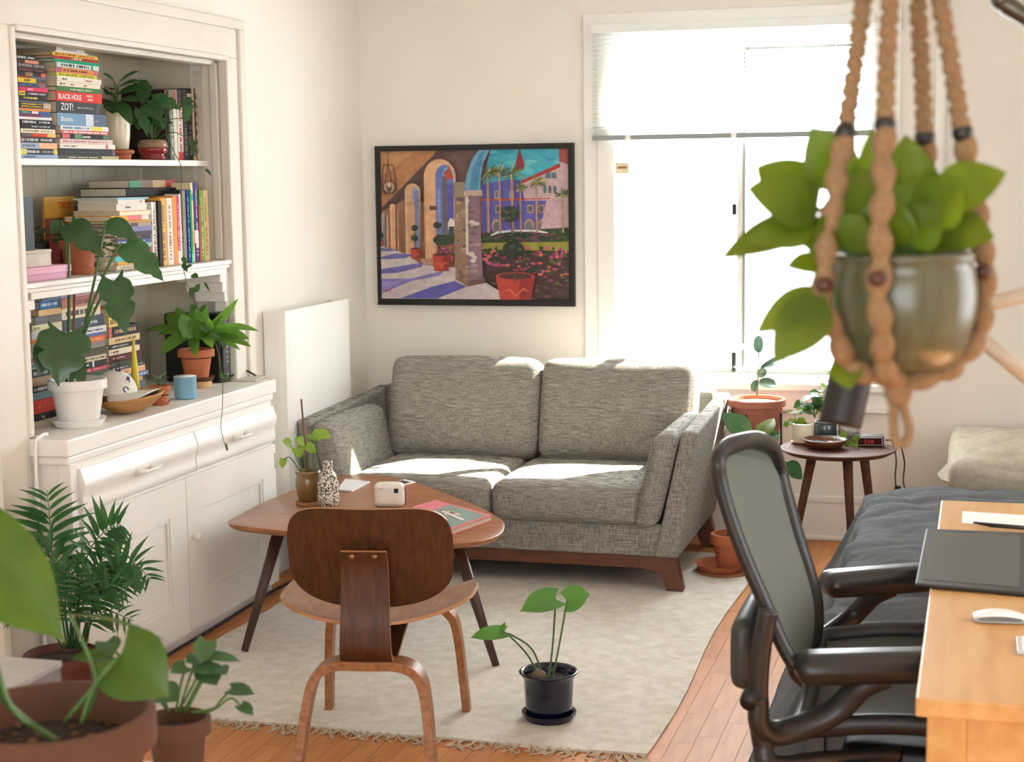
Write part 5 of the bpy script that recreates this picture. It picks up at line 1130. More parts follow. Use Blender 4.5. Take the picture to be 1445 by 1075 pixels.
# ================================================================== swing-arm lamp at the right
lp = thing('desk_lamp', 'cream jointed desk lamp with black shade, behind the hanging planter', 'lamp', (.62, 3.75, DZ+.001))
rod = mat('lamp_cream', (172,164,146), .5); DL = 2.6
j = at(1352, 452, DL)
G().lathe([(.085,0),(.085,.018),(.02,.03),(.012,.05)], n=28).build('base', rod, lp, auto=40)
ba = V(.62, 3.75, DZ+.05)
e1 = at(1475, 552, DL); e2 = at(1475, 408, DL)
G().tube([j, e1], .0125, 12).build('lower_arm', rod, lp, w=True, smooth=True)
G().tube([at(1350,440,DL), e2], .0125, 12).build('upper_arm', rod, lp, w=True, smooth=True)
G().tube(bez([e1, at(1560,600,DL+.1), V(.6,3.6,1.0), ba]), .011, 10).build('stem', rod, lp, w=True, smooth=True)
G().tube(bez([e2, at(1530,395,DL), at(1545,480,DL), at(1530,560,DL), at(1510,572,DL), e1]), .009, 8).build('spring_link', rod, lp, w=True, smooth=True)
text_mesh('printed_mark', 'JÅÅ', .014, black_m, lp, WINV[lp] @ Matrix.Translation(at(1412,519,DL-.013)) @ Matrix((RT, UP, -fw)).transposed().to_4x4() @ Matrix.Rotation(-.62, 4, 'Z'), .0003) if 0 else None
g = G()
for i in range(3): g.box(-.004, .004, -.0006, .0006, -.003, .003)
G().tube([at(1350,445,DL), at(1280,470,DL+.02), at(1222,470,DL+.03)], .010, 10).build('head_arm', black_m, lp, w=True, smooth=True)
s0, s1 = at(1214,470,DL+.03), at(1185,600,DL+.03)
g = G().tube([s0, s0.lerp(s1,.15), s0.lerp(s1,.5), s0.lerp(s1,.95), s1], [.018,.03,.034,.034,.033], 24)
g.build('shade', mat('shade_black', (16,15,14), .5), lp, w=True, smooth=True)
lq = thing('lamp_joint', 'dark metal lamp joint poking in at the upper right corner', 'lamp', at(1440, 10, 2.3))
dm = mat('dark_metal', (84,82,70), .3, .7)
G().tube([at(1406,-6,2.3), at(1422,8,2.3), at(1450,26,2.3), at(1500,60,2.3)], [.010,.014,.012,.011], 14).build('arm', dm, lq, w=True, smooth=True)
G().ball(at(1412,0,2.3), .014, 14).build('joint', dm, lq, w=True, smooth=True)
G().tube(bez([at(1445,-2,2.32), at(1500,-12,2.32), at(1570,-60,2.32), V(.62,2.1,2.3), V(.64,2.1,ZC-.002)]), .006, 10).build('rod', dm, lq, w=True, smooth=True)

# ================================================================== hanging planter
DH = 2.0; hc = at(1272, 360, DH); pz0 = at(1272, 520, DH).z; pz1 = at(1272, 356, DH).z; hh = pz1-pz0
hp = thing('hanging_pothos', 'bright green pothos in olive glazed pot hanging in macrame, right foreground', 'plant', (hc.x, hc.y, pz0))
hglz = mat('olive_pot', (92,94,68), .3, c2=(76,74,50), scale=14, stretch=(6,6,1), coat=.2)
G().lathe([(.04,0),(.066,.002),(.080,.03),(.089,.065),(.091,.09),(.088,.115),(.083,hh-.012),(.087,hh-.008),(.087,hh),(.080,hh),(.078,hh-.02),(.06,.06)], n=44).build('pot', hglz, hp, smooth=True)
G().lathe([(0,hh-.018),(.078,hh-.022)], n=24).build('soil', soil_m, hp)
def Z(zx, zy, dd=0): return at(1000+.4463*zx, 160+.4463*zy, DH+dd)
HL = [((350,330),(40,458),.040,-.02),((345,300),(150,168),.058,.03),((350,310),(122,238),.055,-.03),((345,365),(118,406),.034,-.04),((430,240),(325,44),.050,.02),((375,470),(245,486),.026,-.05),((372,560),(150,694),.036,-.06),((365,580),(205,786),.046,-.08),((372,640),(305,750),.018,-.07),((425,775),(446,872),.030,-.03),((520,400),(462,165),.060,.03),((560,390),(515,48),.045,.06),((640,340),(622,66),.055,.04),((720,270),(942,186),.052,-.02),((690,350),(905,392),.050,.03),((680,340),(800,215),.060,-.03),((600,380),(690,215),.062,.0),((480,410),(395,240),.062,-.03),((430,420),(350,330),.05,-.05),((545,410),(600,270),.055,-.05),((620,400),(740,310),.05,-.05),((440,430),(480,320),.05,-.06),((330,330),(240,250),.05,.0),((700,300),(760,190),.045,.05),((560,430),(540,300),.05,-.06),((400,440),(300,420),.03,-.05),((640,420),(830,330),.04,.05),((520,430),(440,360),.05,.05),((600,430),(660,330),.05,.06),((360,400),(215,330),.034,.02),((720,330),(820,300),.04,.05),((480,300),(560,180),.045,.05)]
for i, (b, tp, w, dd) in enumerate(HL):
    bb = Z(*b, dd); tt = Z(*tp, dd-.02); rt = V(hc.x+(bb.x-hc.x)*.25, hc.y+(bb.y-hc.y)*.3-.0, pz1-.02)
    stm = [rt, (rt+bb)/2+V(0,0,.03)] if b[1] < 450 else [rt, V(rt.x-.06, rt.y-.03, pz1+.01)]
    plant_leaf(hp, bb, tt, w*1.35, leafb_m, up=(EYE-bb).normalized()*.8+V(random.uniform(-.3,.3), 0, .5), stem=stm, shape='ovate', sr=.0022, sag=.06, fold=.2)
mh = thing('macrame_hanger', 'tan jute macrame plant hanger with black beads, right foreground', 'plant hanger', (hc.x, hc.y, pz0-.06))
jute = mat('jute', (150,120,84), .95, c2=(120,93,62), scale=220, bump=.6, bscale=260)
def twist(pts, r, name='cord', per=.022, am=.22):
    c = bez(pts, 24); L = 0; out = []; rr_ = []; prev = c[0]
    res = []; 
    for a, b in zip(c, c[1:]):
        k = max(1, int((b-a).length/.0028)); res += [a.lerp(b, i/k) for i in range(k)]
    for p_ in res:
        L += (p_-prev).length; prev = p_; ph = 2*PI*L/per
        out.append(p_+V(math.cos(ph/2), math.sin(ph/2), 0)*r*.16); rr_.append(r*(1-am+am*2*abs(math.sin(ph/2))))
    return G().tube(out, rr_, 10).build(name, jute, mh, w=True, smooth=True)
RG = at(1264,-350,2.0)
A_ = [RG+V(-.006,0,0), at(1228,-80,1.98), at(1217,10,1.98), at(1205,100,1.975), at(1193,187,1.965)]; A2 = [at(1193,187,1.965), at(1175,290,1.945), at(1161,400,1.935), at(1176,470,1.945), at(1210,522,1.97), at(1268,533,2.0)]
B_ = [RG+V(0,-.006,0), at(1262,-80,1.955), at(1256,10,1.95), at(1251,100,1.945), at(1249,176,1.935)]; B2 = [at(1249,176,1.935), at(1245,280,1.905), at(1240,390,1.893), at(1243,470,1.905), at(1252,525,1.95), at(1268,535,2.0)]
C_ = [RG+V(0,.006,0), at(1291,-80,2.03), at(1296,10,2.035), at(1301,100,2.06), at(1305,194,2.08)]; C2 = [at(1305,194,2.08), at(1312,290,2.105), at(1318,400,2.11), at(1312,480,2.09), at(1290,525,2.04), at(1268,535,2.0)]
D_ = [RG+V(.006,0,0), at(1314,-80,2.0), at(1328,10,2.0), at(1344,100,2.01), at(1358,187,2.015)]; D2 = [at(1358,187,2.015), at(1374,270,2.03), at(1388,360,2.04), at(1388,440,2.035), at(1360,505,2.02), at(1310,532,2.0), at(1268,537,2.0)]
for a, b in ((A_,A2),(B_,B2),(C_,C2),(D_,D2)): twist(a, .0098, per=.0165); twist(b, .0115, per=.042, am=.28)
for p_ in (A_[-1], B_[-1], C_[-1], D_[-1]): G().ball(p_, .0135, 14, (1,1,1)).build('bead', black_m, mh, w=True, smooth=True)
for p_ in (at(1163,402,1.925), at(1239,393,1.885), at(1387,384,2.03)): G().ball(p_, .010, 14, (1.15,1.15,1)).build('brown_bead', mat('bead_brown', (72,38,24), .5), mh, w=True, smooth=True)
G().tube([RG+V(.016*math.cos(2*PI*i/20), 0, .012+.016*math.sin(2*PI*i/20)) for i in range(21)], .003, 8, cap=False).build('ring', steel_m, mh, w=True, smooth=True)
G().tube([RG+V(0,0,.026), V(RG.x, RG.y, ZC-.002)], .004, 8).build('suspension_rope', jute, mh, w=True, smooth=True)
tl0 = at(1268, 530, 2.0)
G().lathe([(.006,0),(.016,-.004),(.017,-.022),(.013,-.034)], (tl0.x, tl0.y, tl0.z), 16).build('gathering_knot', jute, mh, w=True, smooth=True)
for s in (-1, 1): G().tube(bez([at(1268+s*3,545,2.0), at(1268+s*7,575,2.0), at(1272+s*11,605,2.0), at(1272+s*8,622,2.0), at(1272,628,2.0)], 8), .0058, 8).build('tail_loop', jute, mh, w=True, smooth=True)
# ================================================================== on the white cabinet
TOPZ = CZ+.0006
p = on(105, 602, z=TOPZ); p.y += .03; wp = thing('potted_monstera', 'split-leaf plant in white pot and saucer at left end of cabinet', 'plant', p)
wgl = mat('white_glaze', (236,234,228), .35, coat=.2)
saucer(wp, .092, .026, wgl); pot(wp, .098, .150, wgl, .010, .035, .68, c=(0,0,.0075))
d0 = pix(p)[2]
def P4(px, py, dd=0): return at(px, py, d0+dd)
toc = lambda q: (EYE-q).normalized()
for b, tp, w, dd, st, sh_ in (((92,470),(82,546),.175,-.08,[(98,545),(105,500),(104,478)],'split'), ((99,318),(145,362),.105,.02,[(94,540),(98,440),(97,350)],'split'), ((160,396),(178,474),.115,.0,[(100,540),(120,470),(150,405)],'split'), ((178,345),(232,398),.10,.03,[(100,540),(130,430),(165,352)],'split'), ((150,312),(196,340),.075,.05,[(100,540),(128,420),(146,330)],'lance'), ((108,500),(116,548),.05,-.06,[(100,545),(106,520)],'ovate'), ((70,485),(55,530),.09,-.02,[(96,545),(84,500)],'heart'), ((86,312),(72,330),.05,.05,[(94,540),(97,420),(93,340)],'ovate')):
    bb = P4(*b, dd); plant_leaf(wp, bb, P4(*tp, dd-.03), w, leafd_m, up=toc(bb)*.8+V(.1,0,.35), stem=[P4(*q, dd*.3) for q in st], sr=.0045, shape=sh_, sag=.12, fold=.18, n=22)
G().tube([P4(100,545), P4(104,470), P4(105,408)], .0045).build('stake', twig_m, wp, w=True, smooth=True)
# wooden bowl with cap
p = on(181, 582, z=TOPZ)+V(.012,0,0); wb = thing('fruit_bowl', 'wide shallow light wooden bowl holding a white cap on the cabinet', 'bowl', p)
lw = mat('light_wood', (198,150,90), .45, c2=(170,120,64), scale=4, stretch=(3,3,16))
o = G().lathe([(.02,0),(.05,.001),(.085,.022),(.108,.040),(.124,.056),(.122,.060),(.105,.046),(.08,.028),(.045,.008),(0,.007)], n=52).build('bowl', lw, wb, smooth=True)
o.matrix_local = Matrix.Rotation(math.radians(-5), 4, 'Y') @ Matrix.Rotation(math.radians(4), 4, 'X'); o.location.z = .004
cq = p+V(-.026,-.004,.058); cp_ = thing('baseball_cap', 'white cap with navy letters lying in the wooden bowl', 'cap', cq, math.radians(4))
capm = mat('cap_cotton', (226,222,214), .9, c2=(214,208,198), scale=120, bump=.3)
CR = (.078, .074, .082)
def crown(u, v):
    th = v*PI/2; ph = 2*PI*u
    return V(-.030+CR[0]*math.cos(th)*math.cos(ph), CR[1]*math.cos(th)*math.sin(ph), .010+CR[2]*math.sin(th))
G().surf(crown, 32, 12).build('crown', capm, cp_, smooth=True)
def brim(u, v):
    a = -PI/2.05+u*PI/1.025; c_ = max(0, math.cos(a)); rr_ = .074+.085*v*c_**.6
    y = rr_*math.sin(a)*.92; return V(-.030+rr_*math.cos(a), y, .016+.012*v*c_-3.2*y*y*v)
o = G().surf(brim, 26, 8).build('brim', capm, cp_, smooth=True); sm = o.modifiers.new('thickness', 'SOLIDIFY'); sm.thickness = .003
G().ball((-.030,0,.093), .006, 10, (1,1,.5)).build('button', capm, cp_, smooth=True)
for s, px, py, rot in (('D', 167, 523, -.5), ('R', 181, 535, -.8), ('C', 177, 549, -.9)):
    o_ = WINV[cp_] @ EYE; dr_ = (WINV[cp_].to_3x3() @ ray(px, py)).normalized(); c_ = V(-.030, 0, .010)
    A = sum((dr_[i]/CR[i])**2 for i in range(3)); B = 2*sum(dr_[i]*(o_[i]-c_[i])/CR[i]**2 for i in range(3)); C_q = sum(((o_[i]-c_[i])/CR[i])**2 for i in range(3))-1
    dq = B*B-4*A*C_q
    if dq < 0: continue
    h_ = o_+dr_*((-B-math.sqrt(dq))/(2*A)); nn_ = V(*[(h_[i]-c_[i])/CR[i]**2 for i in range(3)]).normalized()
    ux = V(0,0,1).cross(nn_).normalized(); uy = nn_.cross(ux); mm = Matrix((ux, uy, nn_)).transposed().to_4x4(); mm.translation = h_+nn_*.0006
    text_mesh('letter', s, .030, plain((38,52,104), .8), cp_, mm @ Matrix.Rotation(rot, 4, 'Z') @ Matrix.Translation((0,-.01,0)), .0016, 'CENTER')
# yellow cone
p = V(-2.972, on(190, 520, x=-2.972).y, TOPZ); t = thing('yellow_cone', 'tall slim yellow cone standing before the book stacks on cabinet', 'cone', p)
yel = mat('yellow_wax', (214,190,30), .45)
G().lathe([(.020,.012),(.019,.02),(.004,.236),(.0025,.24),(0,.24)], n=28).build('cone', yel, t, smooth=True)
G().box(-.023,.023,-.023,.023,0,.013).build('foot', yel, t, bevel=.003)
# little succulent
p = on(226, 571, z=TOPZ); t = thing('potted_succulent', 'tiny succulent in small terracotta pot between bowl and blue mug', 'plant', p)
saucer(t, .036, .012, terra_m, th=.004); pot(t, .040, .066, terra_m, .005, .02, .72, c=(0,0,.0045)); r = random.Random(6); d0 = pix(p)[2]
for i in range(13):
    a = i*2.4; b = p+V(.008*math.cos(a), .008*math.sin(a), .066+.003*i); tp = b+V(.030*math.cos(a), .030*math.sin(a), .006+.012*r.random())
    plant_leaf(t, b, tp, .012, leafmat('succulent_leaf', (110,136,92), (92,120,80), .2), up=V(0,0,1), shape='oval', fold=.3, n=6)
G().tube(bez([p+V(0,0,.06), p+V(.004,0,.09), p+V(.0,.0,.108)]), .003).build('stem', stem_m, t, w=True, smooth=True)
# blue mug
p = on(262, 562, z=TOPZ); t = thing('enamel_mug', 'light blue enamel mug with white inside on the cabinet', 'mug', p)
blu = mat('blue_enamel', (122,172,196), .3, coat=.3)
G().lathe([(.03,0),(.039,.002),(.041,.008),(.042,.080),(.043,.083),(.041,.084)], n=36).build('body', blu, t, auto=50)
G().lathe([(0,.006),(.037,.007),(.0395,.078),(.042,.0845)], n=36).build('lining', whitep_m, t, smooth=True)
G().tube(bez([(-.035,.020,.066),(-.055,.034,.062),(-.060,.038,.042),(-.052,.032,.022),(-.034,.020,.018)]), .005, 10, flat=.6).build('handle', blu, t, smooth=True)
# fern
p = on(279, 547, z=TOPZ)+V(0,.02,0); t = thing('wooden_riser', 'round pale wooden riser under the fern pot on the cabinet', 'riser', p)
G().lathe([(0,0),(.046,0),(.047,.003),(.047,.024),(.045,.026),(0,.026)], n=36).build('disc', mat('riser_wood', (214,176,128), .6, c2=(196,154,104), scale=6), t, auto=40)
fp = thing('potted_fern', "bird's nest fern in terracotta pot on wooden riser, right of mug", 'plant', p+V(0,0,.0265))
saucer(fp, .056, .016, terra2_m, (.004,0,0)); pot(fp, .072, .118, terra_m, .008, .032, .62, c=(-.012,0,.0065))
d0 = pix(p)[2]
def Z6(x, y, dd=0): return at(200+x/5.97, 380+y/5.97, d0+dd)
fern = leafmat('fern_leaf', (104,152,56), (86,134,48), .4)
for b, tp, w, sag, dd in (((400,560),(8,540),.026,.42,.06),((380,560),(170,715),.045,.30,-.06),((440,580),(455,730),.032,.20,-.10),((540,570),(598,660),.034,.35,-.10),((560,560),(622,548),.04,.55,-.05),((520,540),(812,245),.030,-.18,.03),((520,560),(768,312),.024,-.12,.0),((540,560),(985,520),.028,.38,-.03),((560,570),(905,585),.045,.22,-.06),((570,580),(925,655),.03,.30,-.08),((420,560),(290,315),.036,.0,.05),((450,560),(430,330),.05,-.02,.06),((480,560),(520,300),.05,.02,.05),((400,570),(210,370),.05,.05,.04),((430,580),(330,380),.05,.0,-.02),((560,590),(560,400),.045,.05,-.05),((500,590),(480,420),.045,.0,-.05),((380,560),(130,560),.022,.45,.02),((600,580),(830,680),.02,.25,-.09)):
    plant_leaf(fp, Z6(*b, 0), Z6(*tp, dd), w*1.35, fern, up=V(.2,-.75,.7), shape='strap', sag=sag, fold=.3, n=18)
# router-like black device, cable, white phone
mx0, mx1, my0, my1 = -3.165, -2.906, 5.998, 6.066; mzt = on(322, 441, x=mx1).z
rt_ = thing('black_modem', 'upright black modem with a column of small lights behind the fern', 'modem', ((mx0+mx1)/2, (my0+my1)/2, TOPZ))
G().box(mx0, mx1-.014, my0, my1, TOPZ, mzt).build('case', mat('modem_case', (16,16,18), .4), rt_, w=True, bevel=.01, seg=3)
G().box(mx1-.0135, mx1, my0+.003, my1-.003, TOPZ+.004, mzt-.004).build('light_panel', mat('modem_face', (52,50,52), .3), rt_, w=True, bevel=.004)
for k in range(6):
    zz = TOPZ+(.03 if k == 0 else .06+.020*k); G().box(mx1, mx1+.001, 6.026, 6.040, zz, zz+.005).build('indicator', plain((170,170,170)), rt_, w=True)
ap = V(mx1, 6.05, TOPZ)
tag(G().tube(bez([ap+V(.005,.0,.022), on(345,523,z=TOPZ+.03), on(356,527,z=TOPZ+.02), on(362,531,z=TOPZ+.004)]), .004, 8).build('modem_cable', black_m, smooth=True), 'short black cable curving from modem towards the silver tablet', 'cable')
quad_slab('silver_tablet', [(325,536),(361,536),(378,529),(345,529)], TOPZ, .008, plain((196,190,178), .4), 'small silver tablet lying flat at right end of the cabinet', 'tablet', bev=.002)

# ================================================================== upper shelf plants
def Z2(x, y, dd=0, d=None): return at(140+x/5.97, 60+y/5.97, d+dd)
p = on(166, 218, z=1.7676); p = V(-3.09, on(168, 214, x=-3.09).y, 1.7676)
t = thing('potted_peace_lily', 'peace lily in tall white vase on the upper shelf', 'plant', p)
G().lathe([(.02,0),(.042,0),(.045,.02),(.056,.026),(.056,.034),(.048,.038),(0,.036)], n=30).build('terracotta_base', terra_m, t, auto=40)
G().lathe([(.03,.0385),(.036,.04),(.043,.09),(.046,.15),(.046,.178),(.042,.180),(.040,.15)], n=32).build('vase', cream_m, t, smooth=True)
G().lathe([(0,.165),(.041,.162)], n=18).build('soil', soil_m, t)
d0 = pix(p)[2]; lily = leafmat('lily_leaf', (48,88,40), (36,72,34), .25, .35)
for b, tp, w, dd in (((130,330),(28,262),.045,.0),((155,350),(335,243),.055,.0),((160,380),(350,325),.05,-.05),((140,440),(360,395),.085,-.06),((120,470),(20,385),.04,.02),((110,500),(30,520),.06,-.03),((120,520),(110,600),.07,-.07),((160,500),(275,700),.055,-.10),((120,430),(60,440),.06,.0),((180,480),(330,500),.06,-.08),((90,540),(150,590),.06,-.09),((100,400),(70,380),.05,.03)):
    bb = Z2(*b, dd, d0); plant_leaf(t, bb, Z2(*tp, dd-.04, d0), w, lily, up=toc(bb)*.5+V(0,0,.9), stem=[p+V(0,0,.165), (p+bb)/2+V(0,0,.1)], shape='ovate', sag=.12, sr=.002)
p = V(-3.06, on(216, 222, x=-3.06).y, 1.7676); t = thing('potted_cheese_vine', 'vine with holed leaves in red and tan glazed pot, upper shelf', 'plant', p)
redg = mat('red_glaze', (134,30,30), .15, coat=.5); tang = mat('tan_glaze', (150,118,92), .3, coat=.2)
G().lathe([(.03,0),(.046,.001),(.050,.008),(.048,.016),(.044,.019),(.050,.024),(.056,.036),(.058,.048)], n=36).build('pot', redg, t, smooth=True)
G().lathe([(.058,.048),(.057,.062),(.050,.074),(.046,.078),(.042,.076),(.040,.065)], n=36).build('pot_rim', tang, t, smooth=True)
G().lathe([(0,.066),(.043,.064)], n=18).build('soil', soil_m, t)
d0 = pix(p)[2]
for b, tp, w, dd in (((380,360),(360,530),.065,-.02),((450,480),(700,570),.075,-.08),((700,520),(800,500),.055,-.10),((720,640),(800,520),.05,-.10),((430,520),(530,680),.075,-.10),((340,560),(410,800),.05,-.12),((330,640),(330,740),.05,-.08),((400,640),(450,700),.05,-.05),((540,640),(540,740),.03,-.10),((560,690),(620,680),.025,-.1),((780,830),(800,970),.028,-.10),((330,340),(430,440),.06,.0),((470,640),(520,720),.04,-.06)):
    bb = Z2(*b, dd, d0); plant_leaf(t, bb, Z2(*tp, dd-.03, d0), w, leafd_m, up=toc(bb)*.7+V(0,0,.6), stem=[p+V(0,0,.066), (p+bb)/2+V(0,0,.07)], shape='split', sag=.1, sr=.0018)
# the vine hanging in front of the shelves
vn = [Z2(560,770,-.10,d0), Z2(640,940,-.14,d0), Z2(690,1060,-.15,d0), at(256,290,d0-.15), at(259,350,d0-.16), at(260,385,d0-.16), at(270,415,d0-.16), at(284,445,d0-.17), at(303,480,d0-.18), at(313,530,d0-.2), at(314,572,d0-.22), at(312,605,d0-.22), at(320,636,d0-.22)]
vs = G().tube(bez(vn, 8), .0016, 6).build('trailing_vine', stem_m, t, w=True, smooth=True)
for b, tp, w in (((258,372),(264,384),.022),((262,378),(272,374),.018),((258,362),(262,374),.02),((276,412),(282,400),.025),((272,405),(270,420),.025),((276,430),(268,440),.028),((282,440),(292,430),.025),((276,450),(266,462),.03),((284,458),(292,470),.03),((288,398),(296,412),.01),((310,528),(322,536),.025),((270,388),(280,392),.03),((300,470),(310,478),.02),((312,480),(318,492),.02),((290,238),(298,248),.012),((318,625),(322,637),.008)):
    plant_leaf(vs, at(*b, d0-.17), at(*tp, d0-.18), w, leaf_m, shape='ovate', n=8)
# ================================================================== middle shelf, left
MZ = 1.3727
def mbox(name, c, px0, px1, py0, py1, xf, dep, label, cat, m=None, zb=None):
    a = on(px0, py1, x=xf); b = on(px1, py1, x=xf); zt = on((px0+px1)/2, py0, x=xf).z
    return a.y, b.y, zt
y0_, y1_ = 4.60, on(101, 388, x=-2.935).y; zt = on(70, 374, x=-2.935).z
bxp = thing('pink_box', 'flat pink box lying at the left of the middle shelf', 'box', (-3.05, (y0_+y1_)/2, MZ))
G().box(-3.17, -2.937, y0_, y1_, MZ, MZ+.020).build('tray', plain((214,160,184), .6), bxp, w=True, bevel=.001); G().box(-3.172, -2.935, y0_-.001, y1_+.002, MZ+.0202, MZ+.044).build('lid', plain((226,176,198), .6), bxp, w=True, bevel=.002)
y2_ = on(73, 360, x=-2.95).y; wbx = thing('white_box', 'rough white box on top of the pink box, middle shelf', 'box', (-3.05, 4.72, MZ+.0445))
G().box(-3.15, -2.952, 4.602, y2_, MZ+.0445, MZ+.088).build('tray', mat('rough_white', (224,218,206), .9, c2=(208,200,186), scale=30), wbx, w=True, bevel=.002); G().box(-3.152, -2.950, 4.601, y2_+.002, MZ+.0882, MZ+.098).build('lid', MATS['rough_white'], wbx, w=True, bevel=.002)
gt = on(42, 277, x=-2.96).z; y3_ = on(50, 340, x=-2.96).y
gb = thing('grey_binder', 'slate grey binder standing on the white box, middle shelf', 'binder', (-3.05, 4.68, MZ+.0985))
G().box(-3.16, -2.962, 4.603, y3_, MZ+.0985, gt).build('cover', mat('slate_card', (92,102,112), .7), gb, w=True, bevel=.003); G().box(-3.158, -2.97, 4.608, y3_-.004, gt, gt+.002).build('page_edge', paper_m, gb, w=True)
p = V(-3.0, on(112, 384, x=-3.0).y, MZ+.0004)
t = thing('potted_trailing_fern', 'trailing leafy plant in terracotta pot at left of middle shelf', 'plant', p)
saucer(t, .062, .024, terra_m, (0.0,0,0)); pot(t, .066, .110, terra_m, .008, .03, .72, c=(0,0,.0065)); d0 = pix(p)[2]; r = random.Random(31)
bushy(t, 88, 328, 30, 36, 20, .030, leaf_m, d0, r, root=p+V(0,0,.1), dz=.05, L=12); bushy(t, 150, 350, 12, 16, 12, .026, leaf_m, d0, r, root=p+V(.02,.03,.09), dz=.03, L=11)
p2 = V(-3.13, p.y-.075, MZ+.0004)
t = thing('black_planter', 'matt black planter half hidden behind the boxes, middle shelf', 'planter', p2)
G().lathe([(.03,0),(.05,.001),(.056,.11),(.052,.112),(.05,.09)], n=28).build('pot', black_m, t, auto=40); G().lathe([(0,.1),(.051,.098)], n=16).build('soil', soil_m, t)
p = V(-3.165, on(95, 345, x=-3.165).y, MZ+.0004)
t = thing('magazine', 'magazine with red letters on yellow leaning at niche back, middle shelf', 'magazine', p)
G().box(-.008, 0, -.14, .06, 0, .265).build('cover', plain((196,150,60), .5), t); G().box(0, .0006, -.14, -.02, .0, .19).build('picture', plain((140,60,60)), t)
text_mesh('title', 'TRUE', .036, plain((190,40,34)), t, Matrix(((0,0,1,.001),(1,0,0,-.05),(0,1,0,.222),(0,0,0,1))))
p = V(-2.985, on(152, 383, x=-2.985).y, MZ+.0004); t = thing('cream_canister', 'cream ceramic canister between terracotta pot and book stack', 'canister', p)
G().lathe([(.02,0),(.03,.001),(.032,.01),(.032,.10),(.028,.104),(0,.104)], n=26).build('body', cream_m, t, auto=40); G().lathe([(.033,.1045),(.033,.115),(.008,.118),(.008,.125),(0,.126)], n=26).build('lid', cream_m, t, auto=40)

# ================================================================== palm
p = on(88, 920, z=.25); pm = thing('potted_palm', 'feathery parlour palm in dark red-brown pot beside the cabinet end', 'plant', (p.x, p.y, 0))
pot(pm, .118, .25, mat('maroon_clay', (98,50,40), .6, c2=(84,40,32), scale=6), .010, .03, .74); d0 = pix(p)[2]
lf = leaf((0,0,0), (1,0,0), .20, (0,0,1), .10, .3, 'lance', n=8, m=2); lmesh = None
r = random.Random(17)
def frond(pts, L0, t0=.35, nl=11, dd=0):
    global lmesh
    c = bez([at(x, y, d0+dd*(i/(len(pts)-1))) for i, (x, y) in enumerate(pts)], 12); k = len(c)
    fo = G().tube(c, [.0035*(1-.75*i/k) for i in range(k)], 6).build('frond', palm_m, pm, w=True, smooth=True)
    for i in range(nl):
        t_ = t0+(1-t0)*i/(nl-.6); j = min(k-2, int(t_*(k-1))); q = c[j]; tg = (c[j+1]-c[j]).normalized()
        vw = (EYE-q).normalized(); sd = tg.cross(vw).normalized()
        for s in (-1, 1):
            L = 1.25*L0*(.5+.45*math.sin(PI*min(1, (i+2)/(nl+1))))*r.uniform(.85,1.1)
            d = (sd*s*.9+tg*(.35+.5*(i/nl))+V(0,0,-.22)+vw*r.uniform(-.25,.35)).normalized()
            up_ = (vw*.6+V(0,0,.8)); yv = up_.cross(d).normalized(); zv = d.cross(yv)
            m4 = Matrix((d*L, yv*L*.95, zv*L)).transposed().to_4x4(); m4.translation = q
            if lmesh is None: o = lf.build('leaflet', palm_m, fo, smooth=True); lmesh = o.data
            else: o = bpy.data.objects.new('leaflet', lmesh); COL.objects.link(o); o.parent = fo
            o.matrix_local = WINV[pm] @ m4
for a in (([(95,915),(84,850),(74,790),(71,740),(66,692)],.125,.42,11,.02), ([(110,915),(112,840),(125,780),(150,748),(172,740)],.10,.5,10,-.1), ([(120,915),(135,850),(160,805),(190,795),(213,820)],.09,.4,11,-.15), ([(105,915),(95,840),(82,800),(55,778),(28,785)],.10,.45,9,.0), ([(115,915),(130,862),(150,832),(180,834)],.08,.4,9,-.2), ([(100,915),(100,850),(104,808),(122,795)],.09,.4,9,-.18), ([(90,915),(60,872),(30,852),(0,862)],.08,.4,9,-.05), ([(118,915),(128,880),(150,862),(188,876)],.075,.35,9,-.22), ([(108,915),(118,850),(140,795),(172,778)],.10,.4,10,-.05), ([(100,915),(92,860),(95,820),(80,800)],.09,.3,9,-.2), ([(106,915),(110,860),(122,825),(145,812)],.09,.35,9,-.1), ([(98,915),(88,850),(70,812),(42,806)],.09,.4,9,-.1), ([(112,915),(125,870),(142,838),(168,815),(198,808)],.09,.4,9,.0), ([(102,915),(106,870),(112,840),(110,810)],.09,.3,9,-.25)): frond(*a)

# ================================================================== foreground: bench with pots
BZ = .53
bn = thing('plant_bench', 'low white bench carrying the foreground pots at lower left', 'bench', (-1.6, 2.6, 0))
G().box(-2.15, -1.13, 2.25, 2.885, BZ-.03, BZ).build('top', white_m, bn, w=True, bevel=.003)
for xx in (-2.12, -1.20):
    for yy in (2.28, 2.81): G().box(xx, xx+.04, yy, yy+.04, 0, BZ-.03).build('leg', white_m, bn, w=True, bevel=.003)
c = on(70, 1004, z=BZ+.33); d0 = pix(c)[2]; R_ = 147/F*d0
bgp = thing('potted_philodendron', 'large weathered terracotta pot with broad green leaves, lower left corner', 'plant', (c.x, c.y, BZ+.0004))
pot(bgp, R_, .33, terra2_m, .014, .06, .66, soilz=.272)
r = random.Random(8)
for i in range(26):
    a = r.uniform(0, 2*PI); q = math.sqrt(r.random())*R_*.75; G().ball((q*math.cos(a), q*math.sin(a), .278), r.uniform(.004,.009), 8, (1.2,1,.7)).build('bark_chip', mat('bark', (120,84,50), .9, c2=(80,54,32), scale=30), bgp, smooth=True)
def P7(px, py, dd=0): return at(px, py, d0+dd)
phil = leafmat('philodendron_leaf', (72,106,24), (58,90,20), .35); philt = mat('phil_stem', (60,90,36), .5)
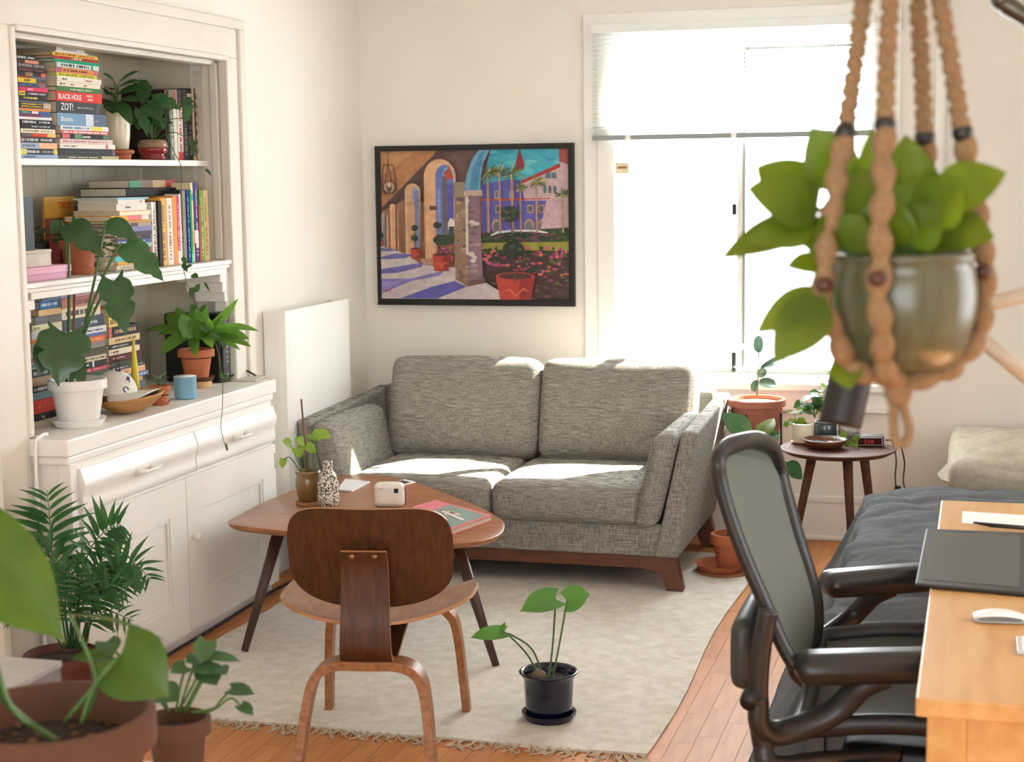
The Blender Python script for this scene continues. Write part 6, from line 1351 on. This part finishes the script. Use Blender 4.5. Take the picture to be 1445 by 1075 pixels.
for b, tp, w, dd, st, sh_, up in (((-62,752),(94,908),.140,-.25,[(40,1022),(10,985),(-20,880)],'heart',None), ((98,868),(244,910),.060,.10,[(120,1015),(135,960),(110,890)],'lance',V(.1,.3,1)), ((170,925),(240,985),.120,.05,[(115,1020),(130,975),(150,945)],'heart',V(-.3,-.7,.8)), ((165,932),(100,930),.045,.1,[(90,1020),(140,960)],'ovate',V(0,-.4,1)), ((152,940),(190,962),.05,.12,[(90,1020),(140,960)],'ovate',V(0,-.3,1))):
    bb = P7(*b, dd); plant_leaf(bgp, bb, P7(*tp, dd-.03), w, phil, up=up or toc(bb)+V(0,0,.5), stem=[P7(*q, dd*.3) for q in st], sr=.0035, shape=sh_, sag=.1, n=18)
G().tube(bez([P7(-20,930,-.1), P7(5,985,-.06), P7(40,1018,-.02), P7(80,1045,-.05)]), .0055, 10).build('root_stem', philt, bgp, w=True, smooth=True)
c = on(250, 1010, z=BZ+.14); d0 = pix(c)[2]; R_ = 47/F*d0
sp = thing('potted_arrowhead', 'small worn terracotta pot with arrowhead vine, right of large foreground pot', 'plant', (c.x, c.y, BZ+.0004))
saucer(sp, R_*1.02, .018, terra2_m, (.01,0,0)); pot(sp, R_, .132, terra2_m, .008, .035, .68, c=(0,0,.0065))
for b, tp, w, st in (((292,905),(282,938),.035,[(252,1005),(280,950)]), ((292,925),(342,934),.022,[(258,1005),(285,955)]), ((300,935),(268,948),.045,[(258,1005),(285,955)]), ((290,945),(306,968),.045,[(262,1005),(285,960)]), ((308,945),(320,952),.03,[(262,1005),(290,955)]), ((326,972),(360,980),.028,[(270,1005),(300,1000),(310,990)]), ((340,995),(358,1010),.022,[(270,1005),(300,1002),(325,985)]), ((225,975),(250,990),.05,[(240,1005),(230,985)]), ((262,940),(240,950),.03,[(248,1005),(255,965)]), ((278,930),(262,935),.03,[(252,1005),(268,955)]), ((150,905),(160,925),.04,[(240,1005),(200,960)])):
    bb = at(*b, d0); plant_leaf(sp, bb, at(*tp, d0-.02), w*1.25, leafd_m, up=toc(bb)*.6+V(0,0,.7), stem=[at(*q, d0) for q in st], shape='heart', sr=.0025)
# clear acrylic box
ab = thing('acrylic_box', 'clear acrylic box with grey lid behind the large foreground pot', 'box', (-1.9, 2.86, BZ+.0005))
k = on(74, 944, z=.72); x1 = k.x; y1_ = 2.875; y0_ = 2.70; x0 = x1-.22
acr = bpy.data.materials.new('acrylic'); acr.use_nodes = True; bb_ = acr.node_tree.nodes['Principled BSDF']; bb_.inputs['Transmission Weight'].default_value = .85; bb_.inputs['Roughness'].default_value = .05; bb_.inputs['Base Color'].default_value = (.8,.8,.82,1)
for nm, a in (('wall', (x1-.004,x1,y0_,y1_)), ('wall', (x0,x0+.004,y0_,y1_)), ('wall', (x0+.004,x1-.004,y0_,y0_+.004)), ('wall', (x0+.004,x1-.004,y1_-.004,y1_))): G().box(a[0],a[1],a[2],a[3],BZ+.0005,.715).build(nm, acr, ab, w=True)
G().box(x0-.002, x1+.002, y0_-.002, y1_+.002, .7155, .728).build('lid', mat('grey_lid', (168,168,166), .3, c2=(150,148,146), scale=3, stretch=(2,30,1)), ab, w=True, bevel=.002)
